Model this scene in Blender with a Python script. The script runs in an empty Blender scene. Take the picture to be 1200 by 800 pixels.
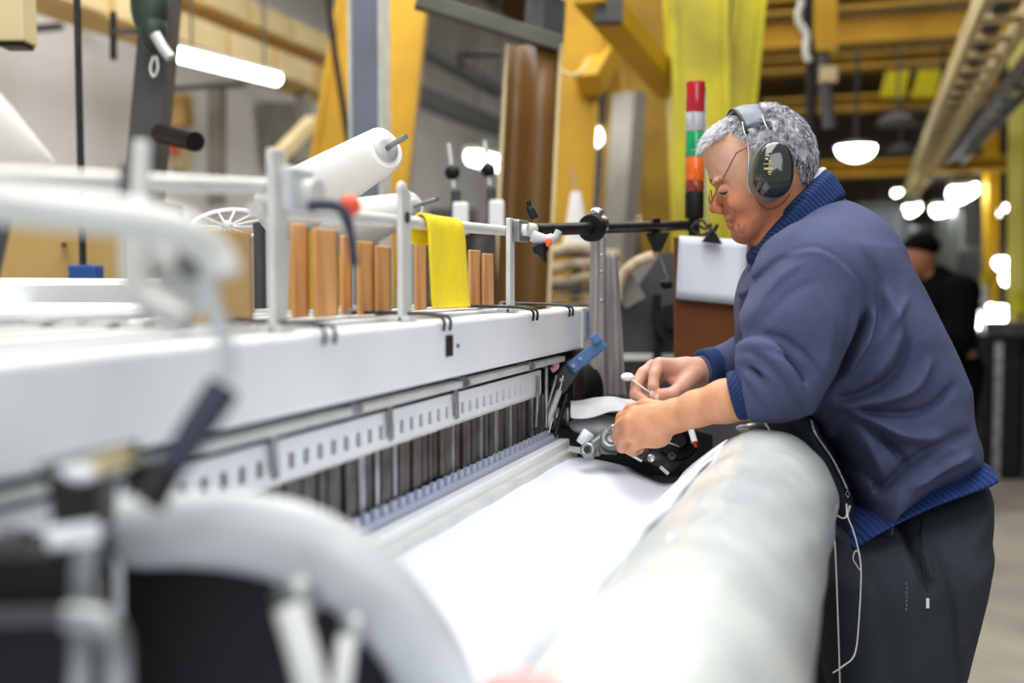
import bpy, math, random
import numpy as np
from mathutils import Vector, Matrix

sc = bpy.context.scene
# ------------------------------------------------------------------ camera, light, exposure
FPX = 1250.0
YAW, PITCH = math.radians(18.59), math.radians(3.2)
EYE = Vector((0, 0, 1.3))
RV = Vector((math.cos(YAW), math.sin(YAW), 0))
FH = Vector((-math.sin(YAW), math.cos(YAW), 0))
FV = FH * math.cos(PITCH) + Vector((0, 0, -math.sin(PITCH)))
UV = FH * math.sin(PITCH) + Vector((0, 0, math.cos(PITCH)))

cam_data = bpy.data.cameras.new('camera')
cam = bpy.data.objects.new('camera', cam_data)
sc.collection.objects.link(cam)
cam.matrix_world = Matrix(((RV.x, UV.x, -FV.x, EYE.x), (RV.y, UV.y, -FV.y, EYE.y), (RV.z, UV.z, -FV.z, EYE.z), (0, 0, 0, 1)))
cam_data.sensor_width = 36
cam_data.lens = FPX / 1200 * 36
cam_data.clip_start = 0.02
cam_data.dof.use_dof = True
cam_data.dof.focus_distance = 1.80
cam_data.dof.aperture_fstop = 1.9
sc.camera = cam

world = bpy.data.worlds.new('hall_air')
sc.world = world
world.use_nodes = True
world.node_tree.nodes['Background'].inputs[0].default_value = (0.93, 0.97, 1.0, 1)
world.node_tree.nodes['Background'].inputs[1].default_value = 0.33

def area_light(name, loc, target, sx, sy, power, col=(1, 1, 1)):
    ld = bpy.data.lights.new(name, 'AREA')
    ld.shape = 'RECTANGLE'; ld.size = sx; ld.size_y = sy; ld.energy = power; ld.color = col
    o = bpy.data.objects.new(name, ld)
    sc.collection.objects.link(o)
    o.location = loc
    o.rotation_euler = (Vector(target) - Vector(loc)).to_track_quat('-Z', 'Y').to_euler()
    return o

area_light('overhead_fill', (-0.6, 1.2, 4.2), (-0.6, 1.4, 0), 2.2, 5.0, 172, (1.0, 0.99, 0.97))  # unseen fill standing in for overhead rows of fluorescent tubes
area_light('rear_fill', (1.6, -1.6, 3.0), (-0.4, 1.7, 1.0), 2.5, 2.0, 45, (0.93, 0.97, 1.0))  # unseen soft fill from behind the camera, no window there
area_light('left_bay_fill', (-3.6, 5.0, 4.8), (-4.6, 5.5, 0), 2.5, 6.0, 215, (1.0, 0.99, 0.97))  # unseen fill added to brighten the left wall
area_light('far_hall_fill', (-1.0, 9.0, 4.6), (-1.0, 9.0, 0), 5.0, 10.0, 270, (1.0, 0.98, 0.92))  # unseen fill added to brighten the far hall

sc.view_settings.view_transform = 'Standard'
sc.view_settings.look = 'None'
sc.view_settings.exposure = 0.10
sc.view_settings.gamma = 1
sc.view_settings.use_curve_mapping = False
sc.cycles.use_denoising = True
sc.cycles.max_bounces = 6

# ------------------------------------------------------------------ points of the place
def ray(u, v):
    return FV + RV * ((u - 600) / FPX) + UV * ((400 - v) / FPX)
def P(u, v, D): return EYE + ray(u, v) * D
def PX(u, v, X):
    r = ray(u, v); return EYE + r * (X / r.x)
def PY(u, v, Y):
    r = ray(u, v); return EYE + r * (Y / r.y)
def PZ(u, v, Z):
    r = ray(u, v); return EYE + r * ((Z - EYE.z) / r.z)

# ------------------------------------------------------------------ materials
def mat(name, col, rough=0.5, metal=0.0, col2=None, nscale=8, bump=0.0, bscale=40, emit=0, sss=0, coat=0, trans=0,
        detail=4, contrast=(0.35, 0.65), stretch=None, alpha=1):
    m = bpy.data.materials.new(name); m.use_nodes = True
    nt = m.node_tree; b = nt.nodes['Principled BSDF']
    b.inputs['Base Color'].default_value = (*col, 1)
    b.inputs['Roughness'].default_value = rough
    b.inputs['Metallic'].default_value = metal
    if alpha < 1: b.inputs['Alpha'].default_value = alpha
    if sss:
        b.inputs['Subsurface Weight'].default_value = sss
        b.inputs['Subsurface Radius'].default_value = (0.012, 0.005, 0.003)
        b.inputs['Subsurface Scale'].default_value = 0.6
    if coat: b.inputs['Coat Weight'].default_value = coat
    if trans: b.inputs['Transmission Weight'].default_value = trans
    if emit:
        b.inputs['Emission Color'].default_value = (*col, 1)
        b.inputs['Emission Strength'].default_value = emit
    tc = nt.nodes.new('ShaderNodeTexCoord')
    vec = tc.outputs['Object']
    if stretch:
        mp = nt.nodes.new('ShaderNodeMapping'); mp.inputs['Scale'].default_value = stretch
        nt.links.new(vec, mp.inputs['Vector']); vec = mp.outputs['Vector']
    if col2 is not None:
        n = nt.nodes.new('ShaderNodeTexNoise'); n.inputs['Scale'].default_value = nscale; n.inputs['Detail'].default_value = detail
        nt.links.new(vec, n.inputs['Vector'])
        r = nt.nodes.new('ShaderNodeValToRGB')
        r.color_ramp.elements[0].position = contrast[0]; r.color_ramp.elements[1].position = contrast[1]
        r.color_ramp.elements[0].color = (*col, 1); r.color_ramp.elements[1].color = (*col2, 1)
        nt.links.new(n.outputs['Fac'], r.inputs['Fac']); nt.links.new(r.outputs['Color'], b.inputs['Base Color'])
    if bump:
        n = nt.nodes.new('ShaderNodeTexNoise'); n.inputs['Scale'].default_value = bscale; n.inputs['Detail'].default_value = 5
        nt.links.new(vec, n.inputs['Vector'])
        bp = nt.nodes.new('ShaderNodeBump'); bp.inputs['Strength'].default_value = bump; bp.inputs['Distance'].default_value = 0.01
        nt.links.new(n.outputs['Fac'], bp.inputs['Height']); nt.links.new(bp.outputs['Normal'], b.inputs['Normal'])
    return m

def s2l(r, g, b):
    f = lambda c: (c / 255 / 12.92) if c / 255 <= 0.04045 else ((c / 255 + 0.055) / 1.055) ** 2.4
    return (f(r), f(g), f(b))

M = {}
M['white_paint'] = mat('white_paint', s2l(230, 234, 236), 0.4, col2=s2l(240, 242, 242), nscale=6, bump=0.03)
M['cast_grey'] = mat('cast_grey', s2l(186, 189, 191), 0.45, 0.15, s2l(204, 206, 206), 14, bump=0.1)
M['worn_steel'] = mat('worn_steel', s2l(165, 168, 168), 0.35, 0.7, s2l(120, 122, 120), 25, bump=0.05)
M['pale_metal'] = mat('pale_metal', s2l(222, 222, 216), 0.4, 0.12, s2l(204, 205, 200), 12)
M['chrome'] = mat('chrome', s2l(200, 202, 205), 0.18, 0.95)
M['black_metal'] = mat('black_metal', s2l(26, 26, 28), 0.38, 0.3, s2l(42, 42, 44), 20, bump=0.1)
M['black_plastic'] = mat('black_plastic', s2l(11, 11, 13), 0.5)
M['black_plastic'].node_tree.nodes['Principled BSDF'].inputs['Specular IOR Level'].default_value = .3
M['pale_lime'] = mat('pale_lime', s2l(206, 198, 96), .6, col2=s2l(180, 170, 70), nscale=2)
M['navy_plastic'] = mat('navy_plastic', s2l(38, 44, 62), 0.5)
M['dark_grey'] = mat('dark_grey', s2l(62, 62, 64), 0.55, 0.1, s2l(74, 74, 75), 5)
M['wood'] = mat('wood', s2l(222, 170, 112), 0.6, col2=s2l(196, 138, 82), nscale=30, stretch=(1, 1, 0.15), bump=0.1)
M['dark_brown'] = mat('dark_brown', s2l(105, 66, 38), 0.65, col2=s2l(80, 50, 30), nscale=30, stretch=(1, 1, 0.15))
M['cardboard'] = mat('cardboard', s2l(200, 165, 110), 0.8, col2=s2l(186, 150, 96), nscale=5)
M['tan_panel'] = mat('tan_panel', s2l(205, 172, 105), 0.7, col2=s2l(190, 155, 92), nscale=2)
M['yellow_steel'] = mat('yellow_steel', s2l(200, 154, 6), 0.6, col2=s2l(172, 130, 4), nscale=1.6)
M['lime_yellow'] = mat('lime_yellow', s2l(216, 206, 4), 0.5, col2=s2l(150, 136, 6), nscale=1.5)  # on the gantry legs, greenish light put into the yellow steel colour
M['dull_yellow'] = mat('dull_yellow', s2l(168, 130, 8), 0.6, col2=s2l(130, 100, 12), nscale=2)
M['blue_grey_steel'] = mat('blue_grey_steel', s2l(105, 112, 126), 0.5, col2=s2l(92, 98, 112), nscale=4)
M['brown_board'] = mat('brown_board', s2l(112, 78, 28), 0.45, col2=s2l(92, 62, 24), nscale=2, stretch=(3, 3, 0.3))
M['box_brown'] = mat('box_brown', s2l(124, 66, 16), 0.6, col2=s2l(108, 56, 14), nscale=6)
M['cream_block'] = mat('cream_block', s2l(214, 196, 150), 0.7, col2=s2l(196, 178, 132), nscale=3)
M['plaster'] = mat('plaster', s2l(230, 231, 234), 0.9, col2=s2l(208, 207, 206), nscale=0.8, bump=0.05)
M['far_wall'] = mat('far_wall', s2l(128, 116, 100), 0.9, col2=s2l(84, 72, 58), nscale=0.6)
M['ceiling_dark'] = mat('ceiling_dark', s2l(120, 88, 32), 0.9, col2=s2l(80, 58, 26), nscale=0.7)
M['concrete'] = mat('concrete', s2l(168, 160, 148), 0.55, col2=s2l(140, 132, 122), nscale=2.5, bump=0.05)
M['cloth'] = mat('cloth', s2l(226, 230, 240), 0.85, col2=s2l(216, 221, 233), nscale=3, bump=0.04, bscale=300)
M['wrap'] = mat('wrap', s2l(216, 219, 215), 0.30, col2=s2l(192, 198, 198), nscale=7, bump=0.5, bscale=11, coat=0.4, detail=6)
M['reed_blue'] = mat('reed_blue', s2l(172, 178, 198), 0.5, 0.1)
M['wall_grey'] = mat('wall_grey', s2l(140, 137, 130), .8, col2=s2l(120, 117, 110), nscale=3)
M['green_steel'] = mat('green_steel', s2l(92, 94, 82), .55, .1, s2l(78, 80, 70), 6)
M['slat_grey'] = mat('slat_grey', s2l(96, 90, 82), 0.45, 0.4, s2l(58, 54, 50), 30)
M['yellow_cloth'] = mat('yellow_cloth', s2l(250, 222, 30), 0.8, bump=0.3, bscale=60)
M['yarn_white'] = mat('yarn_white', s2l(240, 238, 234), 0.9, bump=0.06, bscale=200)
M['blue_handle'] = mat('blue_handle', s2l(78, 118, 168), 0.45, col2=s2l(66, 102, 150), nscale=30)
M['orange'] = mat('orange', s2l(235, 90, 50), 0.5)
M['red'] = mat('red', s2l(200, 30, 30), 0.5)
M['green_iron'] = mat('green_iron', s2l(52, 70, 58), 0.5, 0.2, s2l(40, 50, 44), 12, bump=0.2)
M['blue_paint'] = mat('blue_paint', s2l(30, 80, 150), 0.5)
M['sleeve_grey'] = mat('sleeve_grey', s2l(172, 168, 166), 0.4, 0.05, s2l(136, 132, 130), 10, stretch=(4, 4, .6), bump=0.2, bscale=12)
M['paper'] = mat('paper', s2l(222, 226, 236), 0.8)
M['beige_cloth'] = mat('beige_cloth', s2l(205, 185, 155), 0.9, col2=s2l(150, 130, 105), nscale=14, bump=0.4, bscale=20)
M['tube_lamp'] = mat('tube_lamp', (1.0, 1.0, 0.95), 0.5, emit=7)
M['far_lamp'] = mat('far_lamp', (0.95, 1.0, 0.93), 0.5, emit=14)
M['window_glow'] = mat('window_glow', (1.0, 1.0, 1.0), 0.5, emit=2.5)

# ------------------------------------------------------------------ mesh helpers
ORIGIN = {}
COL = sc.collection

class MB:
    def __init__(s): s.v, s.f, s.sm = [], [], []
    def add(s, vs, fs, smooth=False):
        n = len(s.v); s.v += [tuple(x) for x in vs]; s.f += [tuple(i + n for i in f) for f in fs]
        s.sm += [smooth] * len(fs); return s
    def box(s, lo, hi):
        x0, y0, z0 = [min(a, b) for a, b in zip(lo, hi)]; x1, y1, z1 = [max(a, b) for a, b in zip(lo, hi)]
        vs = [(x0,y0,z0),(x1,y0,z0),(x1,y1,z0),(x0,y1,z0),(x0,y0,z1),(x1,y0,z1),(x1,y1,z1),(x0,y1,z1)]
        return s.add(vs, [(0,3,2,1),(4,5,6,7),(0,1,5,4),(1,2,6,5),(2,3,7,6),(3,0,4,7)])
    def obox(s, c, ax, ay, az):
        c = Vector(c); ax, ay, az = Vector(ax), Vector(ay), Vector(az)
        if ax.cross(ay).dot(az) < 0: az = -az
        vs = [c+ax*i+ay*j+az*k for k in (-1,1) for i, j in ((-1,-1),(1,-1),(1,1),(-1,1))]
        return s.add(vs, [(0,3,2,1),(4,5,6,7),(0,1,5,4),(1,2,6,5),(2,3,7,6),(3,0,4,7)])
    def bar(s, p0, p1, w, h, up=(0,0,1)):
        p0, p1 = Vector(p0), Vector(p1); d = (p1-p0); L = d.length; d.normalize()
        up = Vector(up); a = d.cross(up)
        if a.length < 1e-4: a = d.cross(Vector((1, 0, 0)))
        a.normalize(); b = a.cross(d).normalized()
        return s.obox((p0+p1)/2, d*L/2, a*w/2, b*h/2)
    def cyl(s, p0, p1, r0, r1=None, n=24, caps=True):
        if r1 is None: r1 = r0
        p0, p1 = Vector(p0), Vector(p1); d = (p1-p0).normalized()
        a = d.orthogonal().normalized(); b = d.cross(a)
        vs = []
        for p, r in ((p0, r0), (p1, r1)):
            vs += [p + (a*math.cos(2*math.pi*i/n) + b*math.sin(2*math.pi*i/n))*r for i in range(n)]
        s.add(vs, [(i, (i+1)%n, n+(i+1)%n, n+i) for i in range(n)], True)
        if caps:
            s.add(vs[:n], [tuple(reversed(range(n)))]); s.add(vs[n:], [tuple(range(n))])
        return s
    def tube(s, pts, r, n=12, closed=False, flat=None):
        pts = [Vector(p) for p in pts]; m = len(pts)
        rs = r if isinstance(r, (list, tuple)) else [r]*m
        vs = []; prev = None
        for i, p in enumerate(pts):
            t = (pts[(i+1) % m] - pts[i-1]) if (closed or 0 < i < m-1) else (pts[1]-pts[0] if i == 0 else pts[-1]-pts[-2])
            t.normalize()
            a = t.orthogonal().normalized() if prev is None else (prev - t*prev.dot(t)).normalized()
            prev = a; b = t.cross(a)
            vs += [p + (a*math.cos(2*math.pi*k/n) + b*math.sin(2*math.pi*k/n))*rs[i] for k in range(n)]
        fs = [(i*n+k, i*n+(k+1)%n, ((i+1)%m)*n+(k+1)%n, ((i+1)%m)*n+k) for i in range(m if closed else m-1) for k in range(n)]
        s.add(vs, fs, True)
        if not closed:
            s.add(vs[:n], [tuple(reversed(range(n)))]); s.add(vs[-n:], [tuple(range(n))])
        return s
    def prism(s, pts, ext):
        pts = [Vector(p) for p in pts]; ext = Vector(ext); n = len(pts)
        nrm = sum(((pts[i]-pts[0]).cross(pts[(i+1)%n]-pts[0]) for i in range(1, n-1)), Vector())
        if nrm.dot(ext) < 0: pts = pts[::-1]
        vs = pts + [p+ext for p in pts]
        s.add(vs, [tuple(reversed(range(n))), tuple(range(n, 2*n))])
        return s.add(vs, [(i, (i+1)%n, n+(i+1)%n, n+i) for i in range(n)])
    def sph(s, c, r, sx=1, sy=1, sz=1, n=20, m=12, ax=None):
        c = Vector(c); ax = ax or (Vector((1,0,0)), Vector((0,1,0)), Vector((0,0,1)))
        vs = [c - ax[2]*r*sz]
        for j in range(1, m):
            th = math.pi*j/m
            for i in range(n):
                ph = 2*math.pi*i/n
                vs.append(c + ax[0]*(math.sin(th)*math.cos(ph)*r*sx) + ax[1]*(math.sin(th)*math.sin(ph)*r*sy) - ax[2]*(math.cos(th)*r*sz))
        vs.append(c + ax[2]*r*sz)
        fs = [(0, 1+(i+1)%n, 1+i) for i in range(n)]
        for j in range(m-2):
            fs += [(1+j*n+i, 1+j*n+(i+1)%n, 1+(j+1)*n+(i+1)%n, 1+(j+1)*n+i) for i in range(n)]
        e = len(vs)-1; b = 1+(m-2)*n
        fs += [(b+i, b+(i+1)%n, e) for i in range(n)]
        return s.add(vs, fs, True)
    def lathe(s, p, axis, prof, n=28):
        # prof: (along, radius) pairs
        p = Vector(p); d = Vector(axis).normalized(); a = d.orthogonal().normalized(); b = d.cross(a)
        vs = []
        for h, r in prof:
            vs += [p + d*h + (a*math.cos(2*math.pi*i/n) + b*math.sin(2*math.pi*i/n))*r for i in range(n)]
        m = len(prof)
        s.add(vs, [(j*n+i, j*n+(i+1)%n, (j+1)*n+(i+1)%n, (j+1)*n+i) for j in range(m-1) for i in range(n)], True)
        s.add(vs[:n], [tuple(reversed(range(n)))]); s.add(vs[-n:], [tuple(range(n))])
        return s
    def sheet(s, grid, thick, smooth=True):
        # grid[i][j] -> points; solid sheet of a given thickness
        G = [[Vector(p) for p in row] for row in grid]; a, b = len(G), len(G[0])
        N = []
        for i in range(a):
            for j in range(b):
                du = G[min(i+1, a-1)][j]-G[max(i-1, 0)][j]; dv = G[i][min(j+1, b-1)]-G[i][max(j-1, 0)]
                N.append(du.cross(dv).normalized())
        top = [G[i][j] + N[i*b+j]*thick/2 for i in range(a) for j in range(b)]
        bot = [G[i][j] - N[i*b+j]*thick/2 for i in range(a) for j in range(b)]
        k = a*b
        fs = [(i*b+j, (i+1)*b+j, (i+1)*b+j+1, i*b+j+1) for i in range(a-1) for j in range(b-1)]
        fs += [(k+i*b+j, k+i*b+j+1, k+(i+1)*b+j+1, k+(i+1)*b+j) for i in range(a-1) for j in range(b-1)]
        for j in range(b-1):
            fs += [(j, j+1, k+j+1, k+j), ((a-1)*b+j, k+(a-1)*b+j, k+(a-1)*b+j+1, (a-1)*b+j+1)]
        for i in range(a-1):
            fs += [(i*b, k+i*b, k+(i+1)*b, (i+1)*b), (i*b+b-1, (i+1)*b+b-1, k+(i+1)*b+b-1, k+i*b+b-1)]
        return s.add(top+bot, fs, smooth)
    def build(s, name, m, parent=None, bevel=0, sub=0):
        me = bpy.data.meshes.new(name)
        V = [Vector(v) for v in s.v]
        if parent is None:
            lo = Vector([min(v[i] for v in V) for i in range(3)]); hi = Vector([max(v[i] for v in V) for i in range(3)])
            org = Vector(((lo.x+hi.x)/2, (lo.y+hi.y)/2, lo.z)); off = org
        else:
            off = ORIGIN[parent.name]; org = Vector((0, 0, 0))
        me.from_pydata([v-off for v in V], [], s.f)
        me.polygons.foreach_set('use_smooth', s.sm)
        me.materials.append(m); me.validate(); me.update()
        o = bpy.data.objects.new(name, me); COL.objects.link(o)
        o.location = org if parent is None else (0, 0, 0)
        o.parent = parent
        ORIGIN[o.name] = off
        if bevel:
            bv = o.modifiers.new('edge', 'BEVEL'); bv.width = bevel; bv.segments = 2; bv.limit_method = 'ANGLE'; bv.angle_limit = 0.7
            bv.harden_normals = False
        if sub:
            sb = o.modifiers.new('smooth', 'SUBSURF'); sb.levels = sub; sb.render_levels = sub
        return o

def tag(o, label, cat, group=None):
    o['label'] = label; o['category'] = cat
    if group: o['group'] = group
    return o
def thing(name, label, cat, loc, group=None):
    o = bpy.data.objects.new(name, None); COL.objects.link(o); o.location = Vector(loc); o.empty_display_size = 0.1
    ORIGIN[o.name] = Vector(loc)
    return tag(o, label, cat, group)
def struct(o): o['kind'] = 'structure'; return o
def crv(pts, n=8, closed=False):
    # Catmull-Rom through points of any dimension
    pts = [np.array(p, float) for p in pts]; out = []; m = len(pts)
    for i in range(m if closed else m-1):
        g = (lambda k: pts[k % m]) if closed else (lambda k: pts[min(max(k, 0), m-1)])
        a, b, c, d = g(i-1), g(i), g(i+1), g(i+2)
        for k in range(n):
            t = k/n
            out.append(0.5*((2*b)+(-a+c)*t+(2*a-5*b+4*c-d)*t*t+(-a+3*b-3*c+d)*t**3))
    if not closed: out.append(pts[-1])
    return out
# ================================================================== THE HALL
struct(MB().box((-6.2, -3, -0.1), (6.5, 30, 0)).build('floor', M['concrete']))
struct(MB().box((-6.2, -3, 0), (-6.0, 30, 6.0)).build('wall_left', M['plaster']))
struct(MB().box((-6.2, 30, 0), (6.5, 30.2, 6.0)).build('wall_back', M['far_wall']))
struct(MB().box((6.5, 3, 0), (6.7, 30, 6.0)).build('wall_right', M['far_wall']))
struct(MB().box((-6.2, 4.6, 5.8), (6.7, 30.2, 6.0)).build('ceiling', M['ceiling_dark']))

def vlean(name, label, u0t, u1t, vt, u0b, u1b, vb, D, m, thick=0.3, cat='column', group=None):
    """steel leg standing on the floor whose faces pass through given edges at depth D"""
    a, b = P(u0t, vt, D), P(u1t, vt, D); c, d = P(u0b, vb, D), P(u1b, vb, D)
    def ext(p, q, z):  # along line p-q to height z
        t = (z - p.z)/(q.z - p.z); return p + (q-p)*t
    zt = 5.78
    pts = [ext(c, a, 0), ext(d, b, 0), ext(d, b, zt), ext(c, a, zt)]
    return pts

def leg(name, label, pts, m, thick, cat='column', group=None, flange=True):
    w = (pts[1]-pts[0]).length
    base = (pts[0]+pts[1])/2 + FH*thick/2; base.z = 0
    t = thing(name, label, cat, base, group)
    MB().prism(pts, FH*thick).build('shaft', m, t, bevel=0.01)
    e = 0.035
    for i, j in ((0, 3), (1, 2)):
        MB().bar(pts[i]-FH*0.01, pts[j]-FH*0.01, 0.03, 0.03, FH).build('flange', m, t)
    mb = MB(); mb.box((base.x-w/2-0.08, base.y-thick/2-0.08, 0), (base.x+w/2+0.08, base.y+thick/2+0.08, 0.03)).build('base_plate', m, t)
    return t

leg('gantry_leg', 'wide orange-yellow steel gantry leg behind the blue-grey upright', vlean('', '', 398, 497, 0, 360, 473, 225, 6.0, None), M['yellow_steel'], 0.3)
leg('gantry_leg', 'orange-yellow steel leg right of the tall brown board', vlean('', '', 645, 705, 0, 640, 690, 250, 5.4, None), M['yellow_steel'], 0.3)
leg('gantry_leg', 'olive-yellow leg in the gap left of the bright lime leg', vlean('', '', 728, 792, 60, 752, 800, 250, 8.0, None), M['dull_yellow'], 0.25)
leg('gantry_leg', 'narrow dull yellow leg far behind, right of the curved white cable', vlean('', '', 718, 744, 60, 705, 735, 250, 8.6, None), M['dull_yellow'], 0.2)
leg('gantry_leg', 'bright lime-yellow upright leg directly behind the signal tower', vlean('', '', 787, 848, 0, 797, 852, 260, 4.6, None), M['lime_yellow'], 0.25)
leg('gantry_leg', 'slanting lime-yellow leg just above the grey-haired head', vlean('', '', 862, 893, 0, 836, 868, 260, 4.7, None), M['lime_yellow'], 0.25)
leg('gantry_leg', 'pale yellow-green column at the right edge of the hall', vlean('', '', 1201, 1240, 100, 1199, 1240, 320, 9.0, None), M['pale_lime'], 0.3)
leg('gantry_leg', 'small far yellow post beside the bright column at the right', vlean('', '', 1158, 1168, 190, 1158, 1168, 290, 14.0, None), M['yellow_steel'], 0.15)

# blue-grey upright
a = P(412, 200, 3.7); b = P(447, 200, 3.7)
t = thing('steel_upright', 'flat blue-grey steel upright in front of the wide yellow leg', 'column', ((a.x+b.x)/2, (a.y+b.y)/2, 0))
pts = [Vector((a.x, a.y, 0)), Vector((b.x, b.y, 0)), Vector((b.x, b.y, 4.2)), Vector((a.x, a.y, 4.2))]
MB().prism(pts, FH*0.06).build('web', M['blue_grey_steel'], t)
for q in (a, b):
    MB().box((q.x-0.004, q.y-0.012, 0), (q.x+0.004, q.y+0.07, 4.2)).build('edge_flange', M['pale_metal'], t)

# tall brown board with its steel hanger
D = 3.5
pa = [P(594, 52, D), P(657, 52, D), P(640, 348, D), P(575, 348, D)]
lowz = 0.0
bl = pa[3] + (pa[3]-pa[0])*1.02; br = pa[2] + (pa[2]-pa[1])*1.02
bl.z = br.z = 0
t = thing('tall_brown_board', 'tall dark brown curved board rising behind the last clamp post', 'board', ((bl.x+br.x)/2, (bl.y+br.y)/2, 0))
rows = []
for i in range(9):
    s_ = i/8; row = []
    for j in range(15):
        q = j/14
        top = pa[0].lerp(pa[1], q); bot = bl.lerp(br, q)
        bow = 0.03*math.sin(q*math.pi*2.2)
        row.append(top.lerp(bot, s_) + FH*bow)
    rows.append(row)
MB().sheet(rows, 0.014).build('panel', M['brown_board'], t)
for q in (0, 1):
    MB().bar(pa[q], (bl, br)[q], 0.012, 0.03, FH).build('edge_strip', M['cream_block'], t)
tb = MB(); tb.bar(P(488, 0, 3.35), P(655, 52, 3.47), 0.05, 0.05)
tag(tb.build('steel_channel', M['green_steel'], None, bevel=0.004), 'grey-green steel channel sloping down onto the tall brown board', 'beam')
tag(MB().bar(P(640, 0, 3.75), P(636, 60, 3.75), 0.10, 0.10).bar(P(640, 0, 3.75), P(640, -160, 3.75), 0.1, 0.1).build('hanging_post', M['dark_grey'], None), 'dark hanging post above the top of the tall brown board', 'post')

# cream cable boxes along the left wall : two tiers of lidded trunking
def trunking(label, u0, v0, u1, v1, X, h, d):
    a = PX(u0, v0, X); b = PX(u1, v1, X); z = (a.z+b.z)/2
    y0, y1 = a.y - 5.5, b.y + .6
    t = thing('cable_trunking', label, 'cable trunking', (X-d/2, y0, z-h))
    MB().box((X-d, y0, z-h), (X, y1, z)).build('trunk', M['tan_panel'], t, bevel=0.01)
    y = y0+0.1
    while y < y1-.6:
        MB().box((X, y, z-h*0.92), (X+0.03, y+0.60, z-h*0.06)).build('cover', M['cream_block'], t, bevel=0.006); y += 0.68
    y = y0+0.4
    while y < y1:
        MB().bar((X-d-0.02, y, z-h-0.02), (-5.99, y, z-h-0.02), 0.05, 0.04).build('bracket', M['dark_grey'], t); y += 2.2
    return t
trunking('lower cream cable trunking running along the left wall above the tube lamp', 202, 12, 368, 72, -4.8, 0.24, 0.35)
trunking('upper cream cable trunking at the top of the left wall', 290, 0, 372, 34, -4.9, 0.22, 0.4)

def tube_fix(label, p0, p1, r, group, m='tube_lamp', hang=None, rod=True):
    p0, p1 = Vector(p0), Vector(p1); mid = (p0+p1)/2
    t = thing('tube_lamp', label, 'lamp', (mid.x, mid.y, min(p0.z, p1.z)-r), group)
    d = (p1-p0).normalized()
    MB().lathe(p0, d, [(0, r*0.5), (r*0.6, r), ((p1-p0).length-r*0.6, r), ((p1-p0).length, r*0.5)]).build('diffuser', M[m], t)
    MB().bar(p0+Vector((0,0,r*0.9)), p1+Vector((0,0,r*0.9)), r*1.9, r*0.5).build('housing', M['pale_metal'], t)
    if rod:
        for q in (p0.lerp(p1, .15), p0.lerp(p1, .85)):
            MB().cyl(q+Vector((0,0,r)), (q.x, q.y, hang or 5.8), 0.008, n=8).build('hanger', M['dark_grey'], t)
    return t
G = 'fluorescent lamps of the hall'
tube_fix('long glowing tube lamp under the cream trunking at the upper left', PX(204, 62, -3.9), PX(326, 93, -3.9), 0.046, G)
tube_fix('glowing tube lamp right of the tall brown board', P(655, 130, 6.8), P(696, 162, 8.8), 0.08, G)
tube_fix('short glowing lamp seen between the grey upright and the brown board', PX(552, 183, -3.6), PX(590, 193, -3.6), 0.08, G)
tube_fix('small bright lamp low between the yellow legs, left of the lime leg', P(733, 251, 11), P(754, 251, 11.2), 0.06, G)

# half-dome lamp
p = P(1003, 172, 9.0)
t = thing('dome_lamp', 'bright half-dome lamp hanging behind the grey-haired head', 'lamp', (p.x, p.y, p.z-0.12))
MB().lathe(p, (0,0,-1), [(0, .16), (.03, .158), (.08, .125), (.11, .07), (.12, .02)]).build('globe', M['far_lamp'], t)
MB().lathe(p+Vector((0,0,.05)), (0,0,-1), [(0, .05), (.03, .15), (.05, .18)]).build('shade', M['dark_grey'], t)
MB().cyl(p+Vector((0,0,.04)), (p.x, p.y, 5.8), .015, n=8).build('hanger', M['dark_grey'], t)

# far lamps (bokeh)
far = [((1122,227,13),(1136,221,15),.12,'large out-of-focus lamp above the two dark figures'),
       ((1099,246,16),(1109,244,18),.10,'round out-of-focus lamp nearest the capped figure'),
       ((1163,251,20),(1167,250,21),.08,'small far lamp left of the yellow-green column'),
       ((1178,243,22),(1182,242,23),.06,'smallest far lamp touching the yellow-green column'),
       ((1166,308,11),(1215,307,11),.075,'horizontal bright strip lamp at the right edge'),
       ((1180,326,12),(1205,324,12.5),.09,'bright lamp just under the right-hand strip lamp'),
       ((1040,252,20),(1046,260,21),.13,'left one of the soft lamps above the blue shoulder'),
       ((1066,246,19),(1072,242,20),.11,'right one of the soft lamps above the blue shoulder'),
       ((1030,268,17),(1033,266,17.5),.08,'lowest soft lamp above the blue shoulder'),
       ((1050,226,21),(1053,224,22),.06,'faint small lamp at the foot of the cable tray')]
for a, b, r, lb in far:
    tube_fix(lb, P(*a), P(*b), r, 'far lamps down the aisle', 'far_lamp')

# bright glowing blobs low on the right machines
p = P(1160, 380, 12)
t = thing('work_lamp', 'bright egg-shaped work lamp over the dark machines at the right', 'lamp', (p.x, p.y, 0))
MB().sph(p+RV*.0, .15, 1.0, 1, 1.5).build('bulb', M['far_lamp'], t)
MB().sph(P(1172, 368, 12), .12, 1.3, 1, .8).build('bulb', M['far_lamp'], t)
MB().cyl((p.x, p.y, 0), p, .03, n=10).build('stand', M['dark_grey'], t)

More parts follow.
